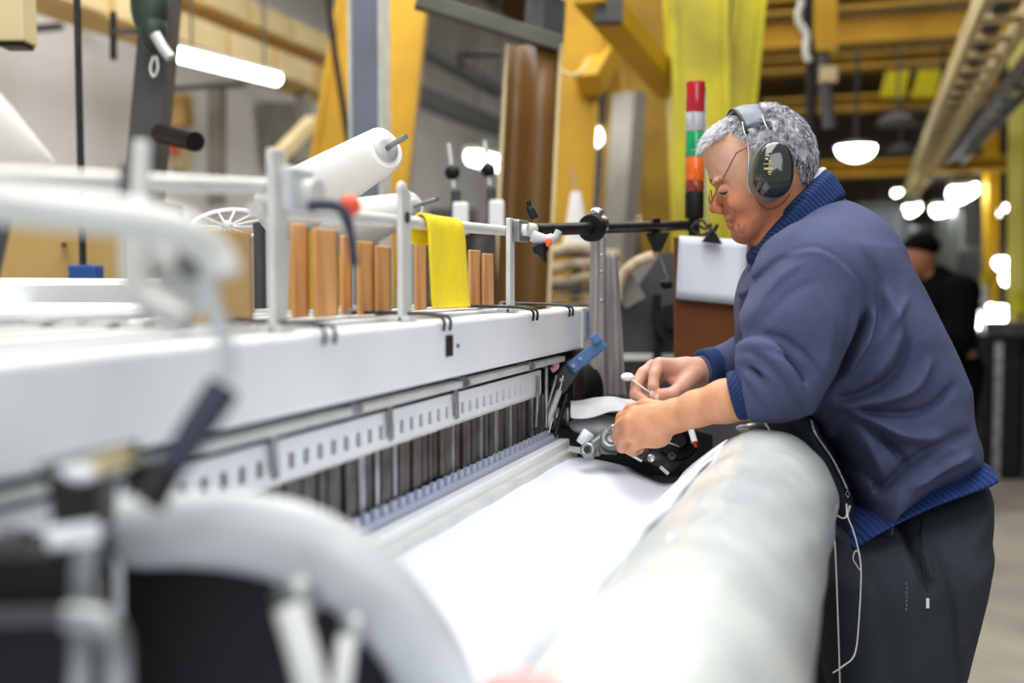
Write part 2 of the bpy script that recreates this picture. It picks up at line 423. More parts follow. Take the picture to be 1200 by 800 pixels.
# ceiling crane beams of yellow steel
def xbeam(label, u, v, Y, h, x0, x1, m='yellow_steel'):
    c = PY(u, v, Y)
    t = thing('ceiling_beam', label, 'beam', ((x0+x1)/2, Y, c.z-h/2), 'yellow beams crossing the ceiling')
    MB().box((x0, Y-.02, c.z-h/2), (x1, Y+.02, c.z+h/2)).build('web', M[m], t)
    MB().box((x0, Y-.14, c.z+h/2-.03), (x1, Y+.14, c.z+h/2)).build('flange', M[m], t)
    MB().box((x0, Y-.14, c.z-h/2), (x1, Y+.14, c.z-h/2+.03)).build('flange', M[m], t)
    return t
xbeam('widest yellow beam crossing the ceiling at the upper right', 1000, 34, 9.0, .26, -1.2, 6.4)
xbeam('thin dull beam just below the widest yellow ceiling beam', 1000, 74, 11.0, .14, -1.2, 6.4, 'dull_yellow')
xbeam('dim yellow beam behind the two hanging yellow plates', 1000, 122, 12.5, .16, -1.2, 6.4, 'dull_yellow')
xbeam('lower bright yellow beam level with the man\'s hair', 1000, 198, 14.0, .18, -1.6, 6.4)
xbeam('topmost dark beam at the upper right edge of view', 1000, 6, 8.0, .12, -1.0, 6.4, 'dull_yellow')
for u, w in ((1049, 'left'), (1086, 'right')):
    a = P(u, 98, 11.2)
    t = thing('hanging_plate', w+' one of two tilted yellow plates hung from the ceiling beams', 'plate', (a.x, a.y, a.z-.15), 'yellow hanging plates')
    MB().obox(a, RV*.12, FH*.015, (Vector((0,0,1))+RV*.25).normalized()*.15).build('plate', M['lime_yellow'], t)
    for s_ in (-1, 1):
        q = a + RV*.1*s_ + Vector((0,0,.15)); MB().cyl(q, (q.x, q.y, 5.8), .01, n=6).build('hanger', M['dark_grey'], t)

# cable trays running down the aisle
def tray(label, p0, p1, w, h, m, rungs):
    p0, p1 = Vector(p0), Vector(p1)
    d = (p1-p0).normalized(); side = d.cross(Vector((0,0,1))).normalized()
    t = thing('cable_tray', label, 'cable tray', ((p0+p1)/2).to_tuple(), 'cable trays down the aisle')
    for s_ in (-1, 1):
        MB().bar(p0+side*w/2*s_, p1+side*w/2*s_, .025, h).build('side_rail', m, t)
    L = (p1-p0).length
    for i in range(rungs):
        q = p0 + d*(L*(i+.5)/rungs)
        MB().bar(q-side*w/2, q+side*w/2, .12, .02, (0,0,1)).build('rung', m, t)
    MB().bar(p0+Vector((0,0,h*.3)), p1+Vector((0,0,h*.3)), w*.35, h*.3).build('cables', M['dark_grey'], t)
    for i in range(4):
        q = p0 + d*(L*(i+.5)/4); MB().cyl(q, (q.x, q.y, 5.8), .012, n=8).build('hanger', M['dark_grey'], t)
    return t
tray('pale ribbed cable tray running down the aisle at the upper right', P(1212, -60, 3.4), P(1066, 228, 17), .20, .12, M['cream_block'], 34)
tray('darker second cable tray nearer the right edge', P(1262, 20, 4.8), P(1096, 215, 17), .16, .08, M['dark_grey'], 20)

# central yellow hanger column with insulators and black cable
a = P(963, -40, 7.0); b = P(963, 62, 7.0)
t = thing('ceiling_hanger', 'short yellow hanger with a pale box and chain under it', 'hanger', (b.x, b.y, b.z-.5))
MB().bar(a, b, .17, .12, FH).build('bar', M['yellow_steel'], t)
MB().obox(P(969, 88, 7.0), RV*.055, FH*.05, Vector((0,0,.05))).build('box', M['tube_lamp'] if False else M['cream_block'], t)
MB().cyl(b, P(972, 150, 7.0), .045, n=12).build('rod', M['dark_grey'], t)
tag(MB().tube([P(948,-60,6.6), P(946,40,6.6), P(951,75,6.6), P(950,140,6.6), P(955,260,6.6)], .035, n=10).build('hanging_cable', M['black_plastic']), 'thick black cable hanging down beside the yellow hanger', 'cable')
c = crv([P(940,0,6.5), P(935,22,6.5), P(945,40,6.5), P(944,60,6.5), P(948,72,6.5)], 6)
tag(MB().tube(c, .02, n=8).build('hanging_chain', M['pale_metal']), 'pale chain looped beside the black hanging cable', 'chain')

# diagonal yellow braces in the middle
t = thing('diagonal_brace', 'pale yellow diagonal brace at the top left of the lime leg', 'brace', P(790,110,4.2).to_tuple())
MB().bar(P(690,-12,3.9), P(788,104,4.9), .12, .10).build('bar', M['yellow_steel'], t, bevel=.005)
MB().obox(P(713,8,3.95), RV*.05, FH*.04, Vector((0,0,.06))).build('joint_block', M['dark_grey'], t)
t2 = tag(MB().bar(P(722,42,5.6), P(690,100,5.3), .12, .12).build('short_brace', M['yellow_steel']), 'short orange-yellow brace sloping to the leg right of the brown board', 'brace')
tag(MB().tube(crv([P(652,78,4.9), P(668,88,4.9), P(684,82,4.9), P(692,68,4.9)], 6), .008, n=8).build('loose_cable', M['cream_block']), 'thin pale cable sagging between the yellow leg and brace', 'cable')

# grey background machine frames high on the left, mid distance
def bgbar(name, label, a, b, w, h, m, cat='beam'):
    return tag(MB().bar(a, b, w, h).build(name, m), label, cat)
bgbar('wall_rail', 'dark grey rail sloping down behind the yellow leg, upper of the pair', PX(488,52,-4.4), PX(585,108,-4.4), .14, .12, M['dark_grey'])
bgbar('wall_rail', 'brown-grey rail sloping down behind the yellow leg, lower of the pair', PX(486,110,-4.4), PX(585,150,-4.4), .14, .2, M['dark_grey'])
tag(MB().tube([P(538,62,6), P(541,80,6), P(541,64,6), P(586,62,6)], .02, n=8).build('wall_bracket', M['black_metal']), 'thin black bracket on the wall left of the brown board', 'bracket')
# wall pipes and small wall things at left
t = thing('drain_pipe', 'thin black vertical pipe with a blue foot by the left wall', 'pipe', (P(97,300,2.75).x, P(97,300,2.75).y, 0))
p = P(97, 300, 2.75)
MB().cyl((p.x,p.y,0), (p.x,p.y,5.5), .009, n=12).build('pipe', M['black_metal'], t)
MB().obox(P(101,324,2.74), RV*.036, FH*.03, Vector((0,0,.03))).build('foot', M['blue_paint'], t, bevel=.006)
t = thing('wall_bracket', 'black T-shaped bracket left of the dark post', 'bracket', P(133,70,4.3).to_tuple())
MB().bar(P(133,14,4.3), P(133,70,4.3), .022, .022).build('plate', M['black_metal'], t)
MB().bar(P(133,37,4.3), P(163,37,4.0), .02, .02).build('arm', M['black_metal'], t)
# dark post with green hoist
a = P(193,-40,3.0); b = P(172,200,3.0)
bb = b + (b-a)*1.0; bb = a + (b-a)*((0-a.z)/(b.z-a.z))
t = thing('machine_post', 'leaning dark grey post with a black grip, at the upper left', 'post', (bb.x, bb.y, 0))
MB().bar(a, bb, .09, .09, FH).build('post', M['dark_grey'], t, bevel=.006)
MB().cyl(P(188,156,2.9), P(229,166,2.75), .026, n=20).build('grip', M['black_plastic'], t)
t = thing('hoist_motor', 'dark green hoist casting hanging in front of the leaning post', 'hoist', P(178,60,2.85).to_tuple())
MB().sph(P(176,5,2.85), .07, .75, .7, 1.3).sph(P(180,35,2.85), .05, .75, .8, 1.3).build('casting', M['green_iron'], t)
MB().tube([P(182,40,2.8), P(190,55,2.8), P(200,68,2.8)], .014).build('lever', M['cast_grey'], t)
MB().tube(crv([P(180,66,2.8), P(176,80,2.8), P(180,90,2.8), P(185,80,2.8), P(183,66,2.8)], 5), .003, n=6).build('hook', M['pale_metal'], t)
MB().cyl(P(176,-10,2.85), P(176,-200,2.85), .012, n=8).build('cable', M['black_plastic'], t)
# grey box top left
c = P(18, 10, 2.6)
t = thing('switch_box', 'beige-grey box with a dark underside in the top left corner', 'box', (c.x, c.y, c.z-.09))
MB().obox(c, RV*.035, FH*.04, Vector((0,0,.085))).build('case', M['cream_block'], t, bevel=.004)
MB().obox(c-Vector((0,0,.09)), RV*.03, FH*.03, Vector((0,0,.006))).build('underside', M['black_plastic'], t)
MB().cyl(c+Vector((0,0,.08)), (c.x,c.y,3.6), .02, n=10).build('conduit', M['dark_grey'], t)
# wall shapes behind the tube lamp
bgbar('wall_post', 'slim grey-green post on the wall below the trunking', PX(254,98,-5.7), PX(254,240,-5.7), .14, .1, M['wall_grey'], 'post')
bgbar('cross_rail', 'dark cross rail under the trunking near the yellow leg', PX(322,96,-4.9), PX(366,98,-4.9), .05, .06, M['black_metal'])
bgbar('wall_post', 'slim dark post beside the wide yellow leg', PX(355,98,-4.9), PX(355,240,-4.9), .1, .1, M['wall_grey'], 'post')
bgbar('wood_strut', 'light wooden strut leaning against the wide yellow leg', PX(322,188,-4.2), PX(366,142,-4.2), .09, .09, M['cream_block'], 'strut')
bgbar('wall_panel', 'grey wall panel beside the wide yellow leg', PX(310,160,-5.9), PX(366,160,-5.9), .04, .7, M['wall_grey'], 'panel')
t = thing('first_aid_box', 'tan box with an orange knob on the wall by the black grip', 'box', PX(208,190,-5.98).to_tuple())
MB().box(PX(200,110,-5.99), PX(214,150,-5.99)+Vector((.12,0,0))).build('box', M['tan_panel'], t)
MB().sph(PX(204,171,-5.92), .06).build('knob', M['orange'], t)
MB().box(PX(200,150,-5.99), PX(213,200,-5.99)+Vector((.10,0,0))).build('tray', M['cream_block'], t)

# tan machine casing behind the left loom
a = P(-60, 230, 2.9); b = P(146, 230, 2.9)
t = thing('machine_cabinet', 'large tan machine cabinet behind the white beam at the left', 'cabinet', ((a.x+b.x)/2, (a.y+b.y)/2, 0))
pts = [Vector((a.x,a.y,0)), Vector((b.x,b.y,0)), Vector((b.x,b.y,b.z)), Vector((a.x,a.y,b.z))]
MB().prism(pts, FH*.4).build('casing', M['tan_panel'], t, bevel=.01)
MB().cyl(P(75,287,2.895), P(75,287,2.85), .008, n=12).build('knob', M['dark_brown'], t)
MB().prism([p_+RV*.0+Vector((0,0,0)) for p_ in [Vector((b.x,b.y,0)), Vector((b.x,b.y,0))+RV*.035, Vector((b.x,b.y,b.z))+RV*.035, Vector((b.x,b.y,b.z))]], FH*.4).build('side_trim', M['dark_grey'], t)

# mid background between the last post and the clipboard
def pile(label, u, v, w, h, D, m, seed):
    random.seed(seed)
    c = P(u, v, D)
    mb = MB(); n = 3
    for i in range(n):
        z = -h/2 + h*(i+.5)/n
        rows = []
        for a_ in range(9):
            row = []
            for b_ in range(7):
                x = (a_/8-.5)*w*(1-.1*random.random()); y = (b_/6-.5)*.35
                row.append(c + RV*x + FH*y + Vector((0,0,z + .012*math.sin(x*20+i)+random.uniform(-.004,.004))))
            rows.append(row)
        mb.sheet(rows, h/n*.8)
    return mb
cst = P(676, 345, 4.3)
t = thing('shelf_rack', 'dark rack carrying beige cloth stacks behind the grey sleeve', 'shelf', (cst.x, cst.y, 0))
for v_ in (338, 372, 400):
    q = P(676, v_, 4.3); MB().obox(q, RV*.17, FH*.19, Vector((0,0,.012))).build('shelf', M['dark_grey'], t)
for s_ in (-1, 1):
    for k in (-1, 1):
        q = cst + RV*.165*s_ + FH*.19*k; MB().bar((q.x,q.y,0), (q.x,q.y,cst.z+.02), .025, .025).build('upright', M['black_metal'], t)
tag(pile('', 675, 312, .33, .16, 4.3, None, 3).build('cloth_stack', M['beige_cloth']), 'upper beige folded cloth stack behind the black bar', 'cloth')
tag(pile('', 678, 358, .33, .08, 4.3, None, 4).build('cloth_stack', M['beige_cloth']), 'lower thin beige cloth stack on the dark rack', 'cloth')

c = P(772, 360, 3.3)
t = thing('dark_machine', 'large dark grey machine cabinet left of the clipboard', 'machine', (c.x, c.y, 0))
a, b = P(728, 300, 3.3), P(900, 300, 3.3)
pts = [Vector((a.x,a.y,0)), Vector((b.x,b.y,0)), P(900,296,3.3), P(775,296,3.3), P(740,345,3.3), P(728,352,3.3)]
MB().prism(pts, FH*.5).build('casing', M['dark_grey'], t, bevel=.008)
MB().bar(P(728,418,3.28), P(835,418,3.28), .02, .02).build('trim_strip', M['pale_metal'], t)
MB().cyl(P(788,378,3.29), P(788,378,3.2), .055, n=28).cyl(P(788,378,3.2), P(788,378,3.17), .02, n=20).build('hand_wheel', M['black_plastic'], t)
MB().tube(crv([P(770,345,3.25), P(769,372,3.25), P(772,400,3.25), P(767,440,3.25)], 6), .013, n=10).build('cable', M['black_plastic'], t)
MB().obox(P(736,340,3.24), (RV*.85+UV*.5)*.035, FH*.012, (UV*.85-RV*.5)*.045).build('plate', M['wall_grey'], t)
t = thing('curved_duct', 'pale curved duct resting on the dark machine cabinet', 'duct', P(735,340,3.25).to_tuple())
MB().tube(crv([P(722,352,3.2), P(728,325,3.2), P(745,308,3.2), P(765,300,3.2)], 8), .016, n=14).build('duct', M['beige_cloth'], t)
tag(MB().bar(P(738,110,7.5), P(722,330,7.5), .22, .12).box(P(722,330,7.5)+Vector((-.15,-.1,-1.302)), P(722,330,7.5)+Vector((.15,.1,.02))).build('grey_machine_frame', M['wall_grey']), 'blurred grey machine frame between the olive and lime legs', 'machine frame')
#, 'blurred grey machine frame between the olive and lime legs', P(738,110,7.5), P(722,330,7.5), .22, .12, M['worn_steel'], 'machine frame')
# far machinery clutter
random.seed(5)
k = 0
for (u0, u1, vt, D, mk, lb) in [(488,575,262,6.5,'dark_grey','dark blurred machine bed behind the white yarn cones'),
                              (655,735,262,9.0,'black_metal','black machine far behind the upper cloth stack'),
                              (985,1062,245,16,'blue_grey_steel','grey blurred machine behind the blue shoulder'),
                              (1120,1162,235,17,'worn_steel','tall pale grey machine right of the capped figure'),
                              (1150,1260,392,7.0,'black_metal','near black machine at the right edge beside the aisle'),
                              (1150,1190,290,15,'dark_grey','dark machine below the small far lamps'),
                              (1060,1110,270,20,'dark_grey','far dark machine straight down the aisle')]:
    a, b = P(u0, vt, D), P(u1, vt, D); z = a.z
    t = thing('far_machine', lb, 'machine', ((a.x+b.x)/2, (a.y+b.y)/2, 0))
    a0, b0 = Vector((a.x,a.y,0)), Vector((b.x,b.y,0))
    MB().prism([a0, b0, Vector((b.x,b.y,z)), Vector((a.x,a.y,z))], FH*.8).build('body', M[mk], t, bevel=.02)
    w = (b-a).length
    for i in range(3):
        q = a0.lerp(b0, (i+.5)/3)-FH*.03
        MB().bar(q, Vector((q.x,q.y,z*.95)), w*.06, .05).build('upright', M['worn_steel'] if i != 1 else M['dark_grey'], t)
    MB().obox((a+b)/2+Vector((0,0,.04)), RV*w*.3, FH*.2, Vector((0,0,.04))).build('top_box', M['dark_grey'], t)
for (u, v, D, r, mk, lb) in [(1156,330,10,.05,'lime_yellow','small yellow canister on the far machine'),(1196,353,8,.05,'lime_yellow','yellow-green canister at the right edge'),
                         (1151,345,9,.05,'pale_metal','pale canister beside the egg-shaped work lamp')]:
    c = P(u, v, D)
    t = thing('canister', lb, 'canister', (c.x, c.y, 0))
    MB().cyl(c-Vector((0,0,.08)), c+Vector((0,0,.08)), r, n=18).build('can', M[mk], t)
    MB().cyl((c.x,c.y,0), c-Vector((0,0,.08)), .015, n=8).build('stand', M['dark_grey'], t)

# small yarn feeders between uprights
for (u, v, D, lb) in [(526,168,3.0,'nearer pale metal yarn guide standing behind the rod'), (568,165,3.1,'farther yarn guide close to the brown board')]:
    a = P(u, v, D); b = P(u+6, v+52, D)
    t = thing('yarn_guide', lb, 'yarn guide', (b.x, b.y, 0), 'yarn guides behind the rod')
    MB().tube([a, P(u+3, v+26, D), b], .006, n=10).build('rod', M['pale_metal'], t)
    MB().sph(P(u+4, v+34, D), .022, 1, .8, 1).build('tensioner', M['black_plastic'], t)
    MB().obox(P(u+14, v+88, D), RV*.022, FH*.02, Vector((0,0,.045))).build('feeder', M['white_paint'], t, bevel=.006)
    q = P(u+10, v+100, D)
    MB().cyl((q.x,q.y,0), P(u+8, v+56, D), .014, n=10).build('stand', M['dark_grey'], t)
t = thing('yarn_cone', 'small cream yarn cone on a spike left of the chrome clamp', 'yarn cone', P(672,268,4.2).to_tuple())
c0 = P(676, 300, 4.2); c1 = P(675, 225, 4.2)
MB().lathe(c0, c1-c0, [(0,.06),(.01,.062),((c1-c0).length,.02)]).build('yarn', M['yarn_white'], t)
MB().cyl(c1, P(669,195,4.2), .014, .008, n=10).build('spike', M['cardboard'], t)
MB().cyl((c0.x,c0.y,0), c0, .02, n=10).build('stand', M['dark_grey'], t)

tag(MB().tube([P(383,-20,5.6), P(392,60,5.6), P(409,168,5.6), P(412,260,5.6)], .018, n=8).build('hanging_cable', M['black_plastic']), 'black cable slanting down across the wide yellow leg', 'cable')
for u, v, D_, lb in ((1052, 132, 9.6, 'wider dark unlit lamp shade under the hanging plates'), (1056, 166, 11.5, 'smaller dark unlit lamp just below the wider dark shade')):
    p = P(u, v, D_)
    t = thing('lamp_shade', lb, 'lamp', (p.x, p.y, p.z-.06))
    MB().lathe(p, (0,0,-1), [(0,.05),(.05,.15),(.10,.19),(.11,.19)]).build('shade', M['black_metal'], t)
    MB().cyl(p, (p.x,p.y,5.8), .012, n=8).build('hanger', M['dark_grey'], t)
# ================================================================== THE LOOM
XB = -0.53
ZT = PX(687, 361, XB).z
ZB = PX(683, 408, XB).z
YE = PX(689, 380, XB).y
# main white beam
t = thing('loom_beam', 'long white steel beam across the top of the loom, running away to a blue sticker', 'beam', (XB-.03, YE/2, ZB))
MB().box((XB-.062, -.25, ZB), (XB, YE-.05, ZT)).build('beam_body', M['white_paint'], t, bevel=.005)
MB().box((XB-.066, YE-.049, ZB-.001), (XB+.003, YE, ZT+.002)).build('end_plate', M['pale_metal'], t, bevel=.003)
MB().box((XB+.002, YE-.038, ZB+.018), (XB+.006, YE-.010, ZT-.006)).build('sticker', mat('sticker', s2l(150,150,140), .5, col2=s2l(100,140,190), nscale=60), t)
q = PX(526, 405, XB)
MB().box((XB-.001, q.y-.012, q.z-.014), (XB+.0015, q.y+.012, q.z+.014)).build('slot', M['black_metal'], t)
q = PX(536, 405, XB); MB().cyl((XB-.002, q.y, q.z), (XB+.002, q.y, q.z), .003, n=12).build('screw', M['black_metal'], t)

# heald bars : white lengths behind the beam
for i in range(6):
    x = XB - .095 - i*.042
    z = ZT + .004 + .002*(i % 2)
    t = thing('heald_bar', ['pale bar lying closest behind the white beam', 'second pale bar back from the white beam', 'third pale bar back from the white beam',
              'fourth pale bar back from the white beam', 'fifth pale bar back from the white beam', 'farthest back of the pale parallel bars'][i], 'bar', (x, .8, z-.03), 'pale parallel bars behind the white beam')
    MB().box((x-.013, -.2, z-.03), (x+.013, YE-.14-.03*i, z)).build('bar', M['pale_metal'] if i % 2 else M['white_paint'], t, bevel=.002)
    for yy in (.9, 1.35, 1.8-.04*i):
        MB().box((x-.015, yy, z), (x+.015, yy+.03, z+.006)).build('clip', M['cast_grey'], t)
t = thing('loom_cover', 'wide flat white cover of the loom behind the beam, nearest the camera', 'cover', (-1.25, .9, 1.1))
MB().box((-2.3, -.2, 1.1), (-.9, 1.35, ZT+.02)).build('panel', M['white_paint'], t, bevel=.01)
MB().box((-2.6, -.2, 1.05), (-1.25, 1.72, 1.306)).build('raised_panel', M['white_paint'], t, bevel=.012)
MB().box((-1.2, .45, ZT+.02), (-1.0, .6, ZT+.032)).build('grille', M['cast_grey'], t, bevel=.004)
t = thing('loom_side_frame', 'white side frame under the far end of the loom beam', 'frame', (-.75, YE-.2, 0))
MB().box((-.95, YE-.18, 0), (-.62, YE-.08, ZB-.002)).build('frame', M['dark_grey'], t, bevel=.01)
MB().box((-.97, YE-.02, .4), (-.60, YE+.04, ZB-.06)).build('cover', M['black_metal'], t, bevel=.01)
MB().box((-.74, YE-.04, ZB-.16), (-.545, YE+.03, ZB-.004)).build('end_block', M['black_metal'], t, bevel=.004)
t = thing('loom_side_frame', 'grey side frame under the near end of the loom beam', 'frame', (-.75, .1, 0))
MB().box((-.95, -.2, 0), (-.62, .2, ZB-.002)).build('frame', M['cast_grey'], t, bevel=.01)
MB().box((-.60, -.2, 0), (-.56, .2, .8)).build('cover', M['white_paint'], t, bevel=.01)

# wire hooks over the beam
def hook(label, u, v, m='black_metal'):
    q = PX(u, v, XB-.0)
    y = q.y
    pts = crv([(XB-.12, y-.015, ZT+.012), (XB-.06, y-.008, ZT+.011), (XB-.01, y, ZT+.009), (XB+.006, y+.002, ZT+.003), (XB+.006, y+.002, ZT-.012)], 5)
    t = thing('wire_hook', label, 'hook', (XB, y, ZT-.012), 'dark wire hooks over the beam')
    MB().tube(pts, .0022, n=8).build('wire', M[m], t)
    MB().tube([p + np.array([0, .022, 0]) for p in pts], .0022, n=8).build('wire', M[m], t)
    MB().cyl(Vector(pts[0])-Vector((0,.003,0)), Vector(pts[0])+Vector((0,.026,0)), .004, n=10).build('pin', M['worn_steel'], t)
hook('dark wire hook on the beam just right of the first post', 372, 376)
hook('dark wire hook on the beam just right of the second post', 514, 372)
hook('dark wire hook on the beam just right of the third post', 620, 366)
hook('dark wire hook nearest the far end of the beam', 663, 362)

# posts with rod clamps
RX = XB - .045
def post(label, u, htop, w, extra=None):
    y = PX(u, 366, RX).y
    t = thing('clamp_post', label, 'post', (RX, y, ZT))
    MB().box((RX-.004, y-w/2, ZT+.0005), (RX+.004, y+w/2, ZT+htop)).build('flat_bar', M['pale_metal'], t, bevel=.002)
    MB().box((RX-.02, y-w/2, ZT+.0005), (RX+.012, y+w/2, ZT+.008)).build('foot', M['pale_metal'], t, bevel=.002)
    return t, y
ta, ya = post('tall blurred grey post with a round clamp knob, nearest the camera', 326, .186, .028)
tb_, yb = post('middle grey post with a dark round hole near its top', 474, .170, .030)
tc_, yc = post('far grey post carrying the clamp with the orange-marked lever', 598, .158, .026)
ZR = ZT + .139
# rods
rodA = tag(MB().cyl(P(-60, 207, .70), (RX-.014, ya+.03, ZR+.012), .008, n=20).build('guide_rod', M['pale_metal']), 'blurred pale rod reaching the nearest clamp post at the left', 'rod')
rodB = tag(MB().cyl((RX-.014, ya-.02, ZR-.014), (RX-.014, yc+.012, ZR-.001), .0085, n=20).build('guide_rod', M['pale_metal']), 'pale rod carrying the yellow cloth between the clamp posts', 'rod')
# clamp A
MB().box((RX+.004, ya-.005, ZR-.016), (RX+.02, ya+.045, ZR+.03)).build('clamp', M['cast_grey'], ta, bevel=.005)
MB().cyl((RX+.018, ya+.026, ZR+.006), (RX+.034, ya+.024, ZR+.005), .013, n=24).build('knob', M['pale_metal'], ta)
MB().tube(crv([P(362,240,1.02), P(395,242,1.02), P(408,262,1.02), P(416,312,1.02)], 6), [.006]*7+[.005]*6+[.004]*6, n=10).build('lever', M['navy_plastic'], ta)
MB().sph(P(410, 241, 1.04), .010, 1.1, 1, 1.1).build('lever_tip', M['orange'], ta)
tag(MB().tube(crv([P(414,244,1.04), P(421,238,1.04), P(426,243,1.04), P(421,250,1.04), P(415,246,1.04)], 6), .0006, n=6).build('thread_loop', M['yarn_white']), 'tiny loose thread loop by the orange lever tip', 'thread')
# clamp B
MB().cyl((RX+.0035, yb, ZR-.004), (RX+.0055, yb, ZR-.004), .0075, n=20).build('hole', M['dark_grey'], tb_)
MB().sph((RX, yb-.006, ZT+.170), .014, .4, 1, .8).build('rounded_top', M['pale_metal'], tb_)
# clamp C
c = Vector((RX, yc, ZR))
MB().box((RX+.004, yc-.004, ZR-.020), (RX+.018, yc+.05, ZR+.017)).build('clamp', M['worn_steel'], tc_, bevel=.004)
MB().cyl((RX+.018, yc+.016, ZR), (RX+.026, yc+.016, ZR), .010, n=24).build('knob', M['white_paint'], tc_)
MB().lathe((RX+.004, yc+.045, ZR+.002), (.5,.9,0), [(0,.012),(.012,.013),(.03,.012),(.032,.009)]).build('collar', M['pale_metal'], tc_)
MB().tube(crv([P(623,276,1.74), P(638,281,1.74), P(650,278,1.74), P(655,270,1.74)], 6), [.010]*6+[.009]*6+[.006]*7, n=12).build('lever', M['cast_grey'], tc_)
MB().sph(P(643,284,1.725), .006, 1, .6, 1.2).build('lever_mark', M['orange'], tc_)
MB().lathe(P(632,287,1.74), -UV*1.0+RV*.35, [(0,.013),(.01,.013),(.016,.006),(.03,.003)]).build('screw', M['black_plastic'], tc_)
MB().tube(crv([P(619,236,1.74), P(621,245,1.74), P(627,256,1.74)], 5), [.004]*5+[.007]*6, n=10).build('upper_lever', M['black_plastic'], tc_)

# black cross bar with two clamps
k0 = Vector((RX+.012, yc+.06, ZR+.002)); k1 = P(806, 264, 2.5)
t = thing('black_bar', 'black round bar from the last clamp post to the signal tower', 'bar', ((k0+k1)/2).to_tuple())
MB().cyl(k0, k1, .0115, n=24).build('bar', M['black_metal'], t)
def on(uq): # point of the bar above pixel column
    best = min((abs(600+FPX*((k0.lerp(k1, s/200)-EYE).dot(RV))/((k0.lerp(k1, s/200)-EYE).dot(FV))-uq), s) for s in range(201))[1]
    return k0.lerp(k1, best/200)
dbar = (k1-k0).normalized()
q = on(694)
t = thing('bar_clamp', 'chrome-topped round clamp on the black bar above the grey sleeve', 'clamp', (q.x, q.y, q.z-.03))
MB().cyl(q-dbar*.010, q+dbar*.010, .026, n=24).build('ring', M['black_plastic'], t)
MB().cyl(q+dbar*.012+Vector((0,0,.006)), q+dbar*.034+Vector((0,0,.006)), .021, n=24).build('collar', M['chrome'], t)
MB().sph(q+Vector((0,0,.03))+dbar*.02, .012, 1.2, 1, .8).build('cap', M['chrome'], t)
q = on(768)
t = thing('bar_clamp', 'black clamp on the bar with a thin rod hanging from it', 'clamp', (q.x, q.y, q.z-.16))
MB().obox(q, dbar*.022, FH*.018, Vector((0,0,.018))).build('block', M['black_plastic'], t, bevel=.005)
MB().prism([q-RV*.022-UV*.015-FH*.02, q+RV*.028-UV*.015-FH*.02, q+RV*.010-UV*.055-FH*.02, q-RV*.004-UV*.055-FH*.02], FH*.03).build('bracket', M['black_plastic'], t, bevel=.004)
D2 = (q-EYE).dot(FV)
MB().cyl(P(770,288,D2), P(783,330,D2), .003, n=10).build('rod', M['worn_steel'], t)
MB().sph(P(781,333,D2), .013, 1.1, .7, .8).build('rod_foot', M['black_plastic'], t)

# signal tower
sp = P(813.5, 264, 2.5)
DT = 2.5
t = thing('signal_tower', 'signal light tower stacked red, clear, green, orange and black', 'signal light', (sp.x, sp.y, P(813,275,DT).z))
r = .0222
def seg(name, v0, v1, m, rr=r):
    a = P(813.5, v1, DT); b = P(813.5, v0, DT); a = Vector((sp.x, sp.y, a.z)); b = Vector((sp.x, sp.y, b.z))
    prof = [(0, rr*.97), (.002, rr)]
    L = b.z-a.z; n = 6
    prof += [(L-.002, rr), (L, rr*.97)]
    return MB().lathe(a, (0,0,1), prof).build(name, m, t)
def lens(nm, c):
    return mat(nm, c, .18, coat=.5, col2=tuple(x*.6 for x in c), nscale=80, stretch=(1,1,.2))
seg('red_lens', 98, 133, lens('red_lens', s2l(205, 22, 42)))
seg('clear_lens', 133.5, 155, lens('clear_lens', s2l(200, 200, 208)))
seg('green_lens', 155.5, 185, lens('green_lens', s2l(0, 165, 95)))
seg('orange_lens', 185.5, 212, lens('orange_lens', s2l(255, 110, 10)))
seg('amber_lens', 212.5, 225, lens('amber_lens', s2l(150, 50, 14)))
seg('body', 225.5, 256, M['black_plastic'])
seg('neck', 256, 276, M['black_plastic'], r*.6)
MB().cyl(P(826,102,DT), P(828,276,DT), .0022, n=8).build('earth_wire', M['chrome'], t)
# wire tangle at the foot
c = [P(806,270,2.45), P(815,262,2.44), P(826,268,2.43), P(833,262,2.43), P(831,272,2.42), P(820,275,2.43), P(810,268,2.44), P(822,258,2.44), P(830,268,2.43)]
tag(MB().tube(crv(c, 6), .003, n=6).build('cable_tangle', M['black_plastic']), 'tangle of thin black cable at the foot of the signal tower', 'cable')

# clipboard and sheet
DC = 2.42
t = thing('notice_board', 'brown board with a white sheet clipped to it beside the man', 'board', (P(832,470,DC+.03).x, P(832,470,DC+.03).y, P(832,470,DC).z))
bp = [P(790.5,278,DC), P(880,288,DC), P(876,470,DC), P(791,470,DC)]
MB().prism(bp, FH*.012).build('board', M['box_brown'], t, bevel=.001)
rows = []
tl, tr, bl_, br_ = P(796,276,DC-.012), P(876,281,DC-.012), P(792,349,DC-.02), P(871,357,DC-.02)
for i in range(8):
    s_ = i/7
    a = tl.lerp(bl_, s_); b = tr.lerp(br_, s_)
    rows.append([a.lerp(b, j/7) + FH*(.004*math.sin(j/7*3.0)+.003*math.sin(s_*4)) for j in range(8)])
sh = MB().sheet(rows, .0012).build('sheet', M['paper'], None)
tag(sh, 'blank white sheet of paper hanging from the bulldog clip', 'paper')
rows2 = [[p_ + FH*.004 - UV*.003 + RV*(.001*i) for p_ in row] for i, row in enumerate(rows)]
tag(MB().sheet(rows2, .001).build('sheet', M['paper']), 'second white sheet peeking out under the top sheet', 'paper')
cp = DC-.03
t = thing('bulldog_clip', 'black bulldog clip holding the white sheet', 'clip', P(835,283,cp).to_tuple())
MB().prism([P(823,283,cp), P(847,286,cp), P(839,273,cp), P(832,272,cp)], FH*.014).build('jaw', M['black_plastic'], t, bevel=.002)
